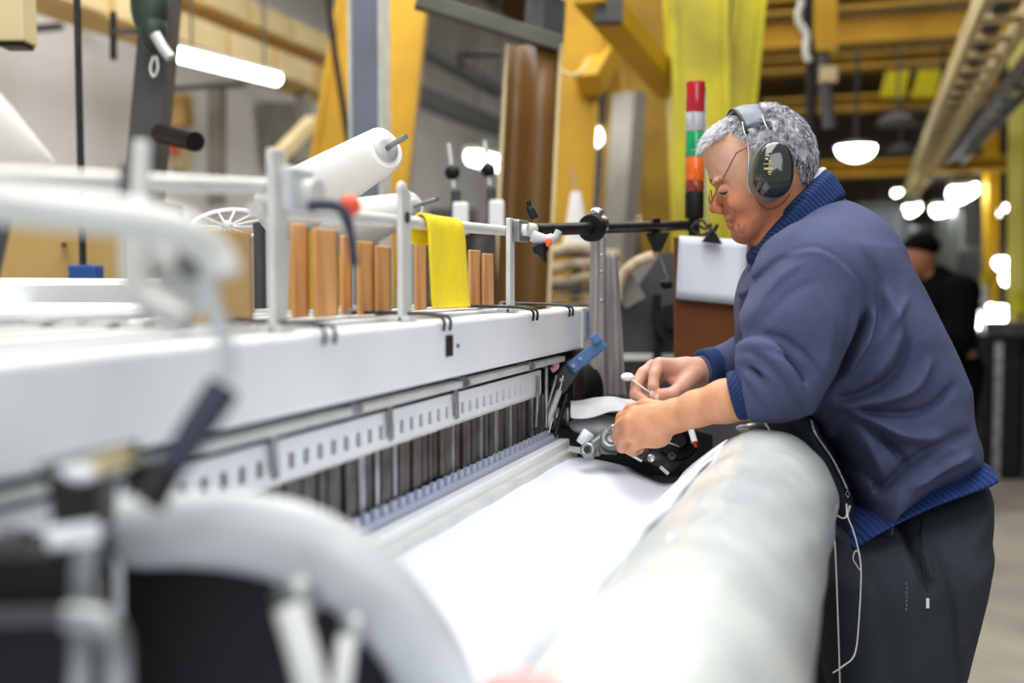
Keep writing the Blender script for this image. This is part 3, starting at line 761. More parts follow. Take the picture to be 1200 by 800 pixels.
MB().tube([P(834,274,cp), P(838,268,cp), P(841,263,cp)], [.004,.005,.004], n=10).build('lever', M['black_plastic'], t)

# wooden slats standing on the pale bars
def slat(label, u0, u1, vt, vb, x, d=.006, m='wood', th=None):
    a = PX(u0, vb, x); b = PX(u1, vb, x)
    zt = PX((u0+u1)/2, vt, x).z; z0 = ZT + .008
    t = thing('wooden_slat', label, 'slat', (x-d/2, (a.y+b.y)/2, z0), 'wooden slats on the pale bars')
    MB().box((x-d, a.y, z0), (x, b.y, zt)).build('board', M[m], t, bevel=.002)
    MB().box((x-d*.9, b.y, z0+.002), (x-.001, b.y+.004, zt-.002)).build('gap_shade_face', M['dark_brown'], t)  # dark strip painting the shadow of the gap beside the slat
    return t
xs = XB-.10
slat('widest tan wooden block, left of the nearest clamp post', 238, 296, 268, 366, xs, .05, 'cardboard')
slat('wooden slat just right of the nearest clamp post', 345, 361, 262, 335, xs-.03)
slat('broad orange-brown wooden slat beside the dark lever', 371, 396, 268, 342, xs-.01)
slat('thin pale slat behind the dark lever', 403, 412, 276, 340, xs-.03)
slat('brown slat second left of the middle post', 422, 438, 283, 350, xs)
slat('brown slat with dark edge touching the middle post', 443, 458, 288, 360, xs+.01)
slat('slim slat between the middle post and the yellow cloth', 489, 500, 276, 335, xs-.03)
slat('tall thin slat just right of the yellow cloth', 552, 564, 293, 350, xs)
slat('last wooden slat, touching the far clamp post', 568, 579, 297, 358, xs+.01)

# yellow cloth over the rod
ycl0, ycl1 = PX(509, 300, RX+.01).y, PX(552, 300, RX+.01).y
rows = []
prof = [(RX-.025, ZR-.035), (RX-.0245, ZR-.02), (RX-.024, ZR-.008), (RX-.014, ZR+.006), (RX-.003, ZR-.006), (RX+.001, ZR-.05), (RX+.005, ZT+.03), (RX+.009, ZT+.0145)]
pr = crv(prof, 5)
for i, (x, z) in enumerate(pr):
    row = []
    for j in range(13):
        q = j/12
        s_ = i/len(pr)
        wob = .0035*math.sin(q*7+s_*3)*s_
        pinch = .004*math.sin(s_*9)*(q-.5)
        row.append(Vector((x+wob, ycl0+(ycl1-ycl0)*q+pinch, z)))
    rows.append(row)
tag(MB().sheet(rows, .0025).build('yellow_cloth', M['yellow_cloth']), 'bright yellow cloth folded over the pale rod', 'cloth')

# white yarn cones
def cone(label, ua, va, ub, vb, D0_, D1_, r0, r1, rod_uv):
    a, b = P(ua, va, D0_), P(ub, vb, D1_)
    t = thing('yarn_cone', label, 'yarn cone', (min(a, b, key=lambda p: p.z)).to_tuple())
    d = (b-a).normalized(); L = (b-a).length
    MB().lathe(a, d, [(0, r0*.8), (.006, r0), (L*.5, (r0+r1)/2+.001), (L-.006, r1), (L, r1*.86)]).build('yarn', M['yarn_white'], t)
    MB().lathe(b, d, [(0, r1*.62), (.003, r1*.6), (.004, r1*.3)]).build('core_tube', M['cast_grey'], t)
    MB().cyl(a-d*.10, b + d*rod_uv, .0045, n=12).build('spindle', M['worn_steel'], t)
    q = a-d*.08; MB().cyl((q.x, q.y, 0), q, .012, n=12).build('stand', M['dark_grey'], t)
    return t
cone('large white yarn cone tilted up in front of the blue-grey upright', 330, 246, 452, 174, 1.95, 1.72, .060, .0375, .055)
cone('lower white yarn cone half hidden behind the middle post', 400, 268, 484, 242, 2.5, 2.3, .066, .032, .085)
t = thing('yarn_cone', 'huge blurred white yarn cone at the left edge', 'yarn cone', P(20,188,1.15).to_tuple())
a = P(-130, 150, 1.05); b = P(62, 190, 1.25)
MB().lathe(a, b-a, [(0,.10),(.02,.105),((b-a).length*.55,.055),((b-a).length,.004)]).build('yarn', M['yarn_white'], t)
MB().cyl(a, a+(a-b).normalized()*.1, .01, n=10).build('core_tube', M['cardboard'], t)
# spoked wheel
c = P(266, 266, 2.2)
q = P(20,188,1.15); MB().cyl((q.x-.05, q.y, ZT+.02), q, .008, n=10).build('stand', M['dark_grey'], bpy.data.objects['yarn_cone.003'] if 'yarn_cone.003' in bpy.data.objects else t)
t = thing('spoked_wheel', 'grey spoked hand wheel standing behind the left rod', 'wheel', (c.x, c.y, c.z-.075))
R0 = .074
ring = [c + RV*R0*math.cos(a)*1.0 + UV*R0*.52*math.sin(a) + FH*R0*.85*math.sin(a) for a in [2*math.pi*i/40 for i in range(40)]]
MB().tube(ring, .006, n=10, closed=True).build('rim', M['pale_metal'], t)
for i in range(12):
    MB().cyl(c, ring[int(i*40/12)], .0022, n=6).build('spoke', M['pale_metal'], t)
MB().sph(c, .014).build('hub', M['cast_grey'], t)
MB().cyl((c.x, c.y, 0), c, .012, n=10).build('stand', M['dark_grey'], t)

# ------------------------------------------------------------------ under the beam
XR = XB-.035
zr1 = PX(400, 530, XR).z; zr0 = PX(630, 440, XR).z
zb_ = PX(633, 461, XR).z; zt_ = PX(625, 436, XR).z
YR = PX(634, 450, XR).y
t = thing('slotted_rail', 'white rail pierced by a row of small dark slots', 'rail', (XR, .9, zb_))
y = PX(617, 450, XR).y
ys = []
while y > .35 and len(ys) < 60: ys.append(y); y -= .0305
# frame strips above/below the slots and bridges between them leave real holes
zs0, zs1 = zb_+.009, zb_+.0262
x0, x1 = XR-.004, XR
mb = MB(); mb.box((x0, -.2, zb_), (x1, YR, zs0)); mb.box((x0, -.2, zs1), (x1, YR, zt_))
ys = sorted(ys); prev = -.2
for y in ys:
    mb.box((x0, prev, zs0), (x1, y-.006, zs1)); prev = y+.006
mb.box((x0, prev, zs0), (x1, YR, zs1))
mb.build('perforated_strip', M['white_paint'], t)
MB().box((XR-.03, -.2, zb_-.004), (XR-.001, YR, zb_)).build('lower_lip', M['pale_metal'], t)
MB().box((XR-.034, -.2, zb_), (XR-.030, YR, zt_)).build('backing', M['black_metal'], t)
t = thing('guide_rail', 'narrow cream rail between the beam and the slotted rail', 'rail', (XB-.02, .9, zt_))
za = PX(400, 487, XB-.012).z
MB().box((XB-.03, -.2, za-.004), (XB-.012, YR+.08, za+.006)).build('rail', M['pale_metal'], t, bevel=.002)
for u_ in (418, 545, 622):
    yq = PX(u_, 480, XB-.012).y
    MB().box((XB-.035, yq-.010, za-.005), (XB-.010, yq+.010, za+.010)).cyl((XB-.010, yq, za+.003), (XB-.005, yq, za+.003), .004, n=12).build('bracket', M['worn_steel'], t, bevel=.002)
for u_ in (318, 455, 533):
    yq = PX(u_, 500, XR+.004).y
    MB().bar((XR+.006, yq, za-.004), (XR+.006, yq+.004, zb_+.006), .010, .004, (1,0,0)).build('hanger', M['worn_steel'], t, bevel=.001)
MB().box((XB-.080, -.2, zb_-.02), (XB-.070, YE+.02, ZB-.001)).build('gap_shade_plate', M['black_metal'], t)  # black plate added as the shadow in the gap under the beam
tag(MB().tube(crv([P(636,428,1.99), P(644,422,1.98), P(652,428,1.98), P(646,434,1.98)], 5), .006, n=8).build('pink_tube', mat('pink_tube', s2l(205,150,155), .5)), 'small pinkish tube tucked under the far end of the beam', 'tube')

# heald slats : dark vertical strips
zlow = PX(589, 533, XR).z
t = thing('heald_harness', 'row of dark upright metal slats below the slotted rail', 'loom harness', (XR-.03, .9, zlow))
random.seed(11)
y = .25; n = 0
while y < YR+.02 and n < 95:
    w = random.uniform(.010, .017)
    x = XR+.002-random.random()*.005
    MB().box((x-.004, y, zlow+random.uniform(0,.012)), (x, y+w, zb_-.004)).build('slat', M['slat_grey'] if random.random() > .18 else M['worn_steel'], t)
    y += w + random.uniform(.002, .008); n += 1
MB().box((XR-.05, .2, zlow-.05), (XR-.03, YR+.02, zb_)).build('back_plate', M['black_metal'], t)
# blue-grey sley and fell rail
X1 = -.53; 
zf = PX(663, 520, X1).z; zfb = PX(663, 532, X1).z
t = thing('reed_rail', 'grey steel rail along the edge of the white cloth', 'rail', (X1, .9, zfb))
YF = PX(668, 515, X1).y
MB().box((XR-.006, -.2, zfb-.02), (X1-.022, YF, zlow-.002)).build('blue_ledge', M['reed_blue'], t, bevel=.002)
for i in range(60):
    yy = .35 + i*.0255
    if yy > YF-.02: break
    MB().box((XR+.003, yy, zlow-.002), (XR+.009, yy+.012, zlow+.010)).build('tooth', M['reed_blue'], t)
MB().box((X1-.021, -.2, zfb-.02), (X1, YF, zf+.006)).build('rail_body', M['white_paint'], t, bevel=.003)
MB().box((X1+.0005, -.2, zfb-.02), (X1+.016, YF-.004, zf-.008)).build('front_lip', M['pale_metal'], t, bevel=.002)

# white cloth : flat, dips, rises to the roll
YC = PX(668, 530, X1+.016).y + .012
ax_px = P(898, 583, 1.66)
RXc, RZc, RR = ax_px.x, ax_px.z, .107
prof = [(X1+.010, zfb-.002), (X1+.05, zfb-.005), (X1+.12, zfb-.018), (X1+.17, zfb-.035), (X1+.19, zfb-.038), (X1+.215, zfb-.030), (X1+.245, zfb+.004), (RXc-RR*.80, RZc+RR*.60+.004), (RXc-RR*.5, RZc+RR*.866+.003)]
pr = crv(prof, 5); rows = []
edge = [YC, YC+.006, YC+.008, YC, YC-.01, YC-.04, YC-.10, 1.70, 1.64]
er = crv([(e,) for e in edge], 5)
for i, (x, z) in enumerate(pr):
    ye = float(er[i][0])
    rows.append([Vector((x + .0015*math.sin(j*.9), -.25+(ye+.25)*j/40, z + .0012*math.sin(j*1.7+i*.3))) for j in range(41)])
rows = [list(r_) for r_ in zip(*rows)]
tag(MB().sheet(rows, .002).build('woven_cloth', M['cloth']), 'wide sheet of new white cloth leaving the loom', 'cloth')
# big take-up roll
t = thing('cloth_roll', 'large roll of white cloth under clear wrap in the foreground', 'cloth roll', (RXc, .7, RZc-RR))
vs = []; n = 72; m_ = 90; random.seed(3)
L0, L1 = -.35, 1.70
mb = MB(); V = []
for j in range(m_+1):
    yy = L0+(L1-L0)*j/m_
    e = min(1, (L1-yy)/.012) if yy > L1-.012 else 1
    for i in range(n):
        a = 2*math.pi*i/n
        rr = RR - .004*(1-e) + .0011*math.sin(a*3+yy*9) + .0008*math.sin(a*11+yy*23) + .0009*math.sin(yy*31+a*5)
        V.append((RXc+rr*math.cos(a), yy, RZc+rr*math.sin(a)))
mb.add(V, [(j*n+i, (j+1)*n+i, (j+1)*n+(i+1)%n, j*n+(i+1)%n) for j in range(m_) for i in range(n)], True)
mb.add(V[-n:], [tuple(reversed(range(n)))]); mb.add(V[:n], [tuple(range(n))])
mb.build('wrapped_cloth', M['wrap'], t)
MB().cyl((RXc, L1-.01, RZc), (RXc, L1+.06, RZc), .02, n=20).build('core_shaft', M['worn_steel'], t)
t2 = thing('roll_bracket', 'dark bearing bracket carrying the far end of the cloth roll', 'bracket', (RXc-.05, L1+.055, 0))
MB().box((RXc-.10, L1+.035, 0), (RXc-.02, L1+.075, RZc-.03)).build('leg', M['dark_grey'], t2, bevel=.004)
MB().cyl((RXc-.0, L1+.035, RZc), (RXc-.0, L1+.058, RZc), .035, n=24).build('bearing', M['worn_steel'], t2)
# breast beam under the cloth
t = thing('breast_beam', 'steel frame under the white cloth', 'frame', (-.5, 1.35, 0))
MB().box((-.50, .95, .0), (-.42, 1.75, .82)).build('side', M['cast_grey'], t, bevel=.01)
MB().box((-.60, .95, .0), (-.56, 1.75, zfb-.06)).build('inner_side', M['dark_grey'], t, bevel=.01)
# grey clamp on top of the roll end
q = P(884, 506, 1.70)
t = thing('edge_clamp', 'small rounded grey metal clamp on the far rim of the roll', 'clamp', (q.x, q.y, q.z-.02))
MB().sph(q, .021, 1.1, .7, .72).build('body', M['worn_steel'], t)
MB().cyl(q+RV*.004-FH*.012, q+RV*.004-FH*.019, .006, n=16).build('screw', M['chrome'], t)
MB().sph(q-RV*.014+UV*.006, .012, 1.3, .8, .5).build('lip', M['cast_grey'], t)

# ------------------------------------------------------------------ far side machinery near the hands
# blue handle with dark link arm
t = thing('release_lever', 'dark lever with a bright blue grip at the far end of the loom', 'lever', P(655,462,2.02).to_tuple())
MB().bar(P(668,432,2.0), P(708,400,2.0), .024, .016, FH).build('blue_grip', M['blue_handle'], t, bevel=.004)
MB().bar(P(694,400,1.99), P(702,394,1.99), .018, .012, FH).build('grip_catch', M['blue_handle'], t, bevel=.002)
MB().bar(P(652,456,2.02), P(674,426,2.01), .032, .008, FH).build('link_arm', M['dark_grey'], t, bevel=.003)
MB().bar(P(661,456,2.03), P(676,430,2.03), .010, .006, FH).build('blue_strip', M['blue_grey_steel'], t, bevel=.001)
for (u, v) in ((672, 428), (658, 445), (680, 420)):
    MB().cyl(P(u,v,2.02), P(u,v,1.98), .004, n=12).build('bolt', M['chrome'], t)
q = P(673, 452, 2.16)
t = thing('motor_drum', 'rounded black drum housing behind the blue lever', 'motor', (q.x, q.y, 0))
MB().lathe(P(690,456,2.24), -RV*.8-FH*.6, [(0,.045),(.008,.056),(.06,.058),(.07,.05),(.074,.02)], 36).build('drum', M['black_plastic'], t)
MB().box((q.x-.05, q.y, 0), (q.x+.04, q.y+.08, q.z-.03)).build('stand', M['black_metal'], t)
# inner linkage between the slats and the drum
random.seed(8)
t = thing('linkage', 'cluster of thin steel rods and springs below the blue lever', 'linkage', P(650,530,1.98).to_tuple())
for (a, b, r_, m_) in [((652,440,1.98),(632,512,1.95),.003,'worn_steel'),((660,440,2.0),(640,520,1.97),.002,'chrome'),((655,458,1.99),(640,500,1.95),.006,'cast_grey'),
                   ((640,430,1.95),(640,500,1.93),.004,'worn_steel'),((664,462,2.02),(650,512,1.98),.004,'black_metal'),((631,440,1.9),(628,500,1.9),.003,'worn_steel')]:
    MB().cyl(P(*a), P(*b), r_, n=10).build('rod', M[m_], t)
for i in range(3):
    MB().cyl(P(642+i*5,497,2.0), P(662+i*3,484,2.05), .010, n=16).build('spring_barrel', M['worn_steel'] if i % 2 else M['black_metal'], t)
MB().lathe(P(648,488,2.02), RV, [(0,.014),(.004,.018),(.010,.018),(.012,.012),(.022,.012),(.024,.018),(.03,.018),(.034,.01)]).build('spool', M['worn_steel'], t)
t = thing('gear_housing', 'black housing filling the gap beyond the cloth edge', 'housing', P(700,600,2.12).to_tuple())
MB().prism([P(640,470,2.10), P(700,482,2.10), P(745,486,2.10), P(800,500,2.10), P(835,510,2.10), P(835,640,2.10), P(640,640,2.10)], FH*.25).build('housing', M['black_metal'], t, bevel=.006)
# grey sleeve hanging from the bar
t = thing('grey_sleeve', 'translucent grey plastic sleeve hanging in folds from the black bar', 'sleeve', P(708,466,2.25).to_tuple())
def strip(u0, u1, v0, v1, D, ph, wv):
    rows = []
    for i in range(24):
        s_ = i/23; v_ = v0+(v1-v0)*s_
        row = []
        for j in range(15):
            q_ = j/14
            ua = u0[0]+(u0[1]-u0[0])*s_; ub = u1[0]+(u1[1]-u1[0])*s_
            row.append(P(ua+(ub-ua)*q_, v_, D) + FH*(.014*math.sin(q_*math.pi) * -1 + wv*math.sin(q_*13+ph+s_*1.5)))
        rows.append(row)
    return MB().sheet(rows, .003)
strip((692, 689), (709, 712), 272, 470, 2.22, 0, .004).build('front_fold', M['sleeve_grey'], t)
strip((706, 704), (723, 734), 296, 467, 2.25, 1.2, .005).build('rear_fold', M['sleeve_grey'], t)
for v_ in (299, 318, 352):
    MB().sph(P(705, v_, 2.19), .003).build('rivet', M['chrome'], t)
MB().cyl(P(700,255,2.22), P(699,280,2.22), .012, n=12).build('hanger_tab', M['worn_steel'], t)

# grey cloth-covered pad
c = P(706, 492, 2.0)
t = thing('padded_arm', 'grey rounded pad draped with a white cloth beside the bare hands', 'pad', (c.x, c.y, c.z-.03))
MB().sph(P(699,498,2.0), .054, .95, .9, .36, ax=(RV, FH, UV)).build('pad', M['cast_grey'], t)
rows = []
for i in range(12):
    row = []
    for j in range(16):
        q_ = j/15; s_ = i/11
        u = 668+ (762-668)*q_; v = 490 - 3*q_ - 20*s_*(1-.15*q_) + 4*math.sin(q_*9) * (1-s_) + (-3*math.sin(q_*3.14))
        row.append(P(u, v, 1.93 + .14*s_) + UV*(.010*math.sin(math.pi*s_)+.002*math.sin(q_*11+s_*4)))
    rows.append(row)
MB().sheet(rows, .004).build('drape', mat('grey_cloth', s2l(205,206,208), .85, col2=s2l(182,184,186), nscale=20), t, sub=1)

# temple mechanism
t = thing('temple', 'greenish-grey round temple mechanism clamped on the cloth corner', 'temple', P(705,532,1.86).to_tuple())
gm = mat('green_grey_metal', s2l(150,158,152), .32, .6, s2l(112,120,116), 40, bump=.1)
def disc(u, v, D, r_, th, m_, name):
    d = (-RV*.25 - FH*.85 + UV*.35).normalized()
    MB().lathe(P(u,v,D), d, [(0,r_*.94),(.002,r_),(th-.002,r_),(th,r_*.9),(th,r_*.45),(th-.002,r_*.42)]).build(name, m_, t)
    return P(u,v,D)+d*th
e = disc(719, 517, 1.87, .021, .022, gm, 'roller')
MB().cyl(e, e-FH*.004, .006, n=16).build('roller_pin', M['chrome'], t)
e = disc(691, 530, 1.84, .013, .022, gm, 'end_roller')
MB().cyl(e, e-FH*.004, .005, n=16).build('end_pin', M['black_metal'], t)
MB().bar(P(694,527,1.86), P(720,508,1.88), .018, .03, UV).build('link', gm, t, bevel=.004)
MB().prism([P(700,519,1.86), P(712,504,1.88), P(728,505,1.88), P(734,520,1.87), P(722,533,1.85), P(706,532,1.84)], FH*.03).build('plate', gm, t, bevel=.004)
MB().lathe(P(681,520,1.90), (UV*.8+RV*.55), [(0,.010),(.003,.011),(.024,.012),(.026,.010)]).build('white_cap', M['white_paint'], t)
MB().bar(P(667,525,1.86), P(690,530,1.84), .004, .010, UV).build('blade', M['chrome'], t)
MB().tube(crv([P(713,505,1.83), P(718,499,1.83), P(725,500,1.83), P(728,506,1.83)], 5), .003, n=8).build('spring', M['chrome'], t)

# black lower machine right of the hands
t = thing('edge_unit', 'black bolted edge unit standing right of the bare hand', 'machine', P(790,600,1.86).to_tuple())
MB().prism([P(733,523,1.90), P(762,530,1.90), P(784,500,1.90), P(806,505,1.90), P(824,520,1.90), P(786,553,1.88), P(760,542,1.88), P(738,531,1.88)], FH*.12).build('body', M['black_metal'], t, bevel=.004)
MB().lathe(P(794,518,1.90), -FH+UV*.3, [(0,.032),(.01,.034),(.012,.028),(.016,.012),(.02,.012)]).build('cover_disc', M['black_plastic'], t)
for (u, v, r_) in ((763, 537, .007), (787, 535, .007), (781, 546, .004), (752, 534, .004)):
    MB().lathe(P(u,v,1.885), -FH+UV*.3, [(0,r_),(.006,r_),(.006,r_*.5),(.003,r_*.5)]).build('bolt', M['chrome'] if u == 763 else M['dark_grey'], t)
MB().bar(P(732,529,1.86), P(752,540,1.86), .006, .004, UV).build('steel_strip', M['chrome'], t)
MB().bar(P(774,547,1.86), P(783,555,1.86), .008, .006, UV).build('steel_clip', M['pale_metal'], t)
MB().tube(crv([P(775,522,1.87), P(784,519,1.87), P(796,523,1.87)], 5), .0015, n=6).build('wire', M['chrome'], t)
MB().box(P(800,560,1.95)+Vector((-.10,.02,-.9)), P(800,560,1.95)+Vector((.0,.12,-.02))).build('stand', M['black_metal'], t)
t = thing('marker_pen', 'small white marker with a red tip by the forearm', 'pen', P(816,522,1.80).to_tuple())
MB().cyl(P(810,504,1.80), P(814,518,1.79), .0055, n=14).build('barrel', M['white_paint'], t)
MB().cyl(P(814,518,1.79), P(816,524,1.785), .0045, .002, n=14).build('tip', M['red'], t)

# ------------------------------------------------------------------ near blurred parts at the left
t = thing('bent_handle', 'thick blurred pale tube bending down to a black grip, at the left', 'handle', P(180,590,.66).to_tuple())
MB().tube(crv([P(-60,232,.60), P(60,246,.60), P(150,256,.61), P(215,272,.62), P(252,300,.63), P(262,322,.63)], 6), .0115, n=18).build('tube', M['pale_metal'], t)
MB().tube(crv([P(244,318,.63), P(250,360,.63), P(264,400,.63), P(266,445,.63)], 6), .0055, n=12).build('stem', M['cast_grey'], t)
MB().tube([P(262,455,.63), P(235,495,.62), P(200,548,.61)], [.0105,.010,.0085], n=16).build('grip', M['navy_plastic'], t)
MB().tube([P(200,548,.61), P(172,588,.60)], [.008,.011], n=12).build('grip_foot', M['black_plastic'], t)
t = thing('rod_bracket', 'blurred grey cast bracket with an opening under the bent tube', 'bracket', P(200,372,.68).to_tuple())
MB().tube(crv([P(162,262,.68), P(160,310,.68), P(168,345,.68), P(205,368,.68), P(222,372,.68)], 6), .010, n=12).build('outer_arm', M['pale_metal'], t)
MB().tube(crv([P(170,290,.69), P(200,300,.69), P(235,305,.68), P(248,322,.68)], 6), .012, n=12).build('upper_arm', M['pale_metal'], t)
MB().bar(P(185,345,.70), P(235,345,.70), .02, .026).build('block', M['white_paint'], t, bevel=.004)
MB().cyl(P(228,305,.67), P(246,300,.65), .012, n=18).build('bush', M['dark_grey'], t)
MB().cyl(P(168,368,.68), P(222,372,.68), .004, n=8).build('pin', M['black_metal'], t)
t = thing('clamp_post', 'short blurred pale post rising through the left rod', 'post', P(160,245,.80).to_tuple())
MB().bar(P(159,345,.80), P(166,165,.80), .012, .010, FH).build('flat_bar', M['pale_metal'], t, bevel=.002)
MB().bar(P(149,238,.81), P(150,192,.81), .010, .010, FH).build('jaw', M['dark_grey'], t, bevel=.002)

# dark mechanism under the beam at the left
t = thing('near_mechanism', 'blurred dark mechanism under the near end of the beam', 'mechanism', P(90,620,.62).to_tuple())
MB().prism([P(42,545,.62), P(150,520,.66), P(150,532,.66), P(95,570,.62), P(60,575,.62)], FH*.02).build('bracket', M['black_metal'], t, bevel=.003)
MB().prism([P(55,570,.62), P(118,565,.63), P(112,628,.63), P(62,622,.62)], FH*.03).build('block', M['black_metal'], t, bevel=.003)
MB().sph(P(92,553,.60), .007, 1.8, .8, .7).build('knob', M['white_paint'], t)  # white ellipsoid standing in for a highlight on the dark mechanism
MB().bar(P(108,548,.60), P(152,535,.63), .006, .010).build('tan_strip', M['cream_block'], t)
MB().prism([P(150,545,.62), P(185,540,.63), P(178,578,.63), P(142,580,.62)], FH*.02).build('side_block', M['black_plastic'], t, bevel=.002)
MB().bar(P(55,632,.61), P(118,622,.62), .012, .012).build('white_bar', M['white_paint'], t, bevel=.002)
MB().sph(P(10,632,.60), .008).build('dark_stud', M['dark_grey'], t)

# rounded guard casting at the lower left
DG = .72
out = crv([(128,598), (150,589), (230,584), (305,586), (370,600), (440,640), (495,695), (530,745), (552,800), (560,870)], 5)
inn = crv([(480,870), (472,800), (445,752), (405,710), (350,678), (290,660), (225,652), (160,652), (150,640), (138,615)], 5)
poly = [P(p_[0], p_[1], DG) for p_ in out] + [P(p_[0], p_[1], DG) for p_ in inn]
nrm = Vector((0, 1, 0))
t = thing('loom_guard', 'large blurred grey arched guard casting with a black interior', 'guard', P(330,900,DG).to_tuple())
vo = [P(p_[0], p_[1], DG) for p_ in out]; vi = [P(p_[0], p_[1], DG) for p_ in inn][::-1]
k = 40
def resamp(pl, k):
    L = [0]
    for i in range(1, len(pl)): L.append(L[-1]+(pl[i]-pl[i-1]).length)
    o = []
    for s_ in range(k):
        d = L[-1]*s_/(k-1); i = max(j for j in range(len(pl)) if L[j] <= d+1e-9); i = min(i, len(pl)-2)
        o.append(pl[i].lerp(pl[i+1], (d-L[i])/max(1e-9, L[i+1]-L[i])))
    return o
vo, vi = resamp(vo, k), resamp(vi, k)
rows = [[vo[i].lerp(vi[i], j/6) - FH*(.010*math.sin(math.pi*j/6)) for i in range(k)] for j in range(7)]
g = MB().sheet(rows, .02)
g.build('rim', M['cast_grey'], t)
back = [p_ + FH*.012 for p_ in vi] + [P(480,1000,DG)+FH*.012, P(140,1000,DG)+FH*.012]
MB().prism(back, FH*.02).build('inner_panel', M['black_plastic'], t)
ext = Vector((0, 0, -1))
MB().box(P(330,980,DG)+Vector((-.10,.03,-.95)), P(330,980,DG)+Vector((.10,.10,.02))).build('pedestal', M['dark_grey'], t)
for i, (u, v, r_, D, u2, v2) in enumerate([(347,702,.016,.66,372,830), (415,737,.010,.67,397,830)]):
    MB().sph(P(u,v,D), r_, 1, .8, .9).build('ball_joint', M['worn_steel'], t)
    MB().tube([P(u-8,v+10,D-.02), P((u+u2)/2-4,(v+v2)/2,D-.03), P(u2,v2,D-.03)], r_*.60, n=14).build('pale_pipe', M['pale_metal'], t)
MB().tube(crv([P(80,722,.55), P(115,726,.55), P(133,748,.55), P(136,800,.55), P(137,860,.55)], 6), .0075, n=14).build('elbow_pipe', M['worn_steel'], t)
MB().bar(P(101,640,.56), P(92,900,.56), .010, .012, FH).build('grey_upright', M['worn_steel'], t, bevel=.002)
t = thing('control_box', 'blurred black control box in the bottom left corner', 'box', P(30,900,.60).to_tuple())
MB().prism([P(-60,655,.60), P(86,652,.60), P(86,710,.60), P(-60,712,.60)], FH*.06).build('upper_case', M['black_plastic'], t, bevel=.003)
MB().prism([P(-60,735,.60), P(86,735,.60), P(84,900,.60), P(-60,900,.60)], FH*.06).build('lower_case', M['black_plastic'], t, bevel=.003)
MB().bar(P(-60,723,.59), P(90,720,.59), .010, .008).build('grey_band', M['dark_grey'], t)
MB().box(P(10,900,.62)+Vector((-.05,.0,-.9)), P(10,900,.62)+Vector((.03,.05,.02))).build('pedestal', M['dark_grey'], t)
tag(MB().sph(P(612,806,.60), .016, 1.5, 1, .5).build('pink_scrap', mat('pink_scrap', s2l(225,160,155), .8)), 'blurred pink scrap lying on the white cloth at the bottom edge', 'scrap')
# ================================================================== THE PEOPLE : soft shapes by distance fields
D0 = 1.85
def L(u, v, w=0.0):
    return np.array([(u-600)/FPX*(D0+w), (400-v)/FPX*(D0+w), w])
def px(n, w=0.0): return n*(D0+w)/FPX
def to_world(V, D=None):
    V = np.asarray(V); D = D0 if D is None else D
    R_, U_, F_, E_ = (np.array(x) for x in (RV, UV, FV, EYE))
    return E_ + V[:, 0:1]*R_ + V[:, 1:2]*U_ + (V[:, 2:3]+D)*F_

def smin(a, b, k):
    if k <= 0: return np.minimum(a, b)
    h = np.clip(.5+.5*(b-a)/k, 0, 1)
    return b*(1-h)+a*h-k*h*(1-h)
def poly_sd(pts, X, Y):
    """signed distance (positive inside) of a closed 2-D polygon"""
    P2 = np.array([(p[0], p[1]) for p in pts]); n = len(P2)
    d = np.full(X.shape, 1e9, np.float32); inside = np.zeros(X.shape, bool)
    for i in range(n):
        a, b = P2[i], P2[(i+1) % n]; e = b-a
        wx, wy = X-a[0], Y-a[1]
        t = np.clip((wx*e[0]+wy*e[1])/max(1e-12, e@e), 0, 1)
        d = np.minimum(d, (wx-e[0]*t)**2+(wy-e[1]*t)**2)
        c = ((a[1] <= Y) != (b[1] <= Y))
        if abs(e[1]) > 1e-12: inside ^= c & (X < a[0]+(Y-a[1])*e[0]/e[1])
    d = np.sqrt(d)
    return np.where(inside, d, -d)
def poly(pxs, n=6, w=0.0):
    return [L(p[0], p[1], w) for p in crv(pxs, n, True)]

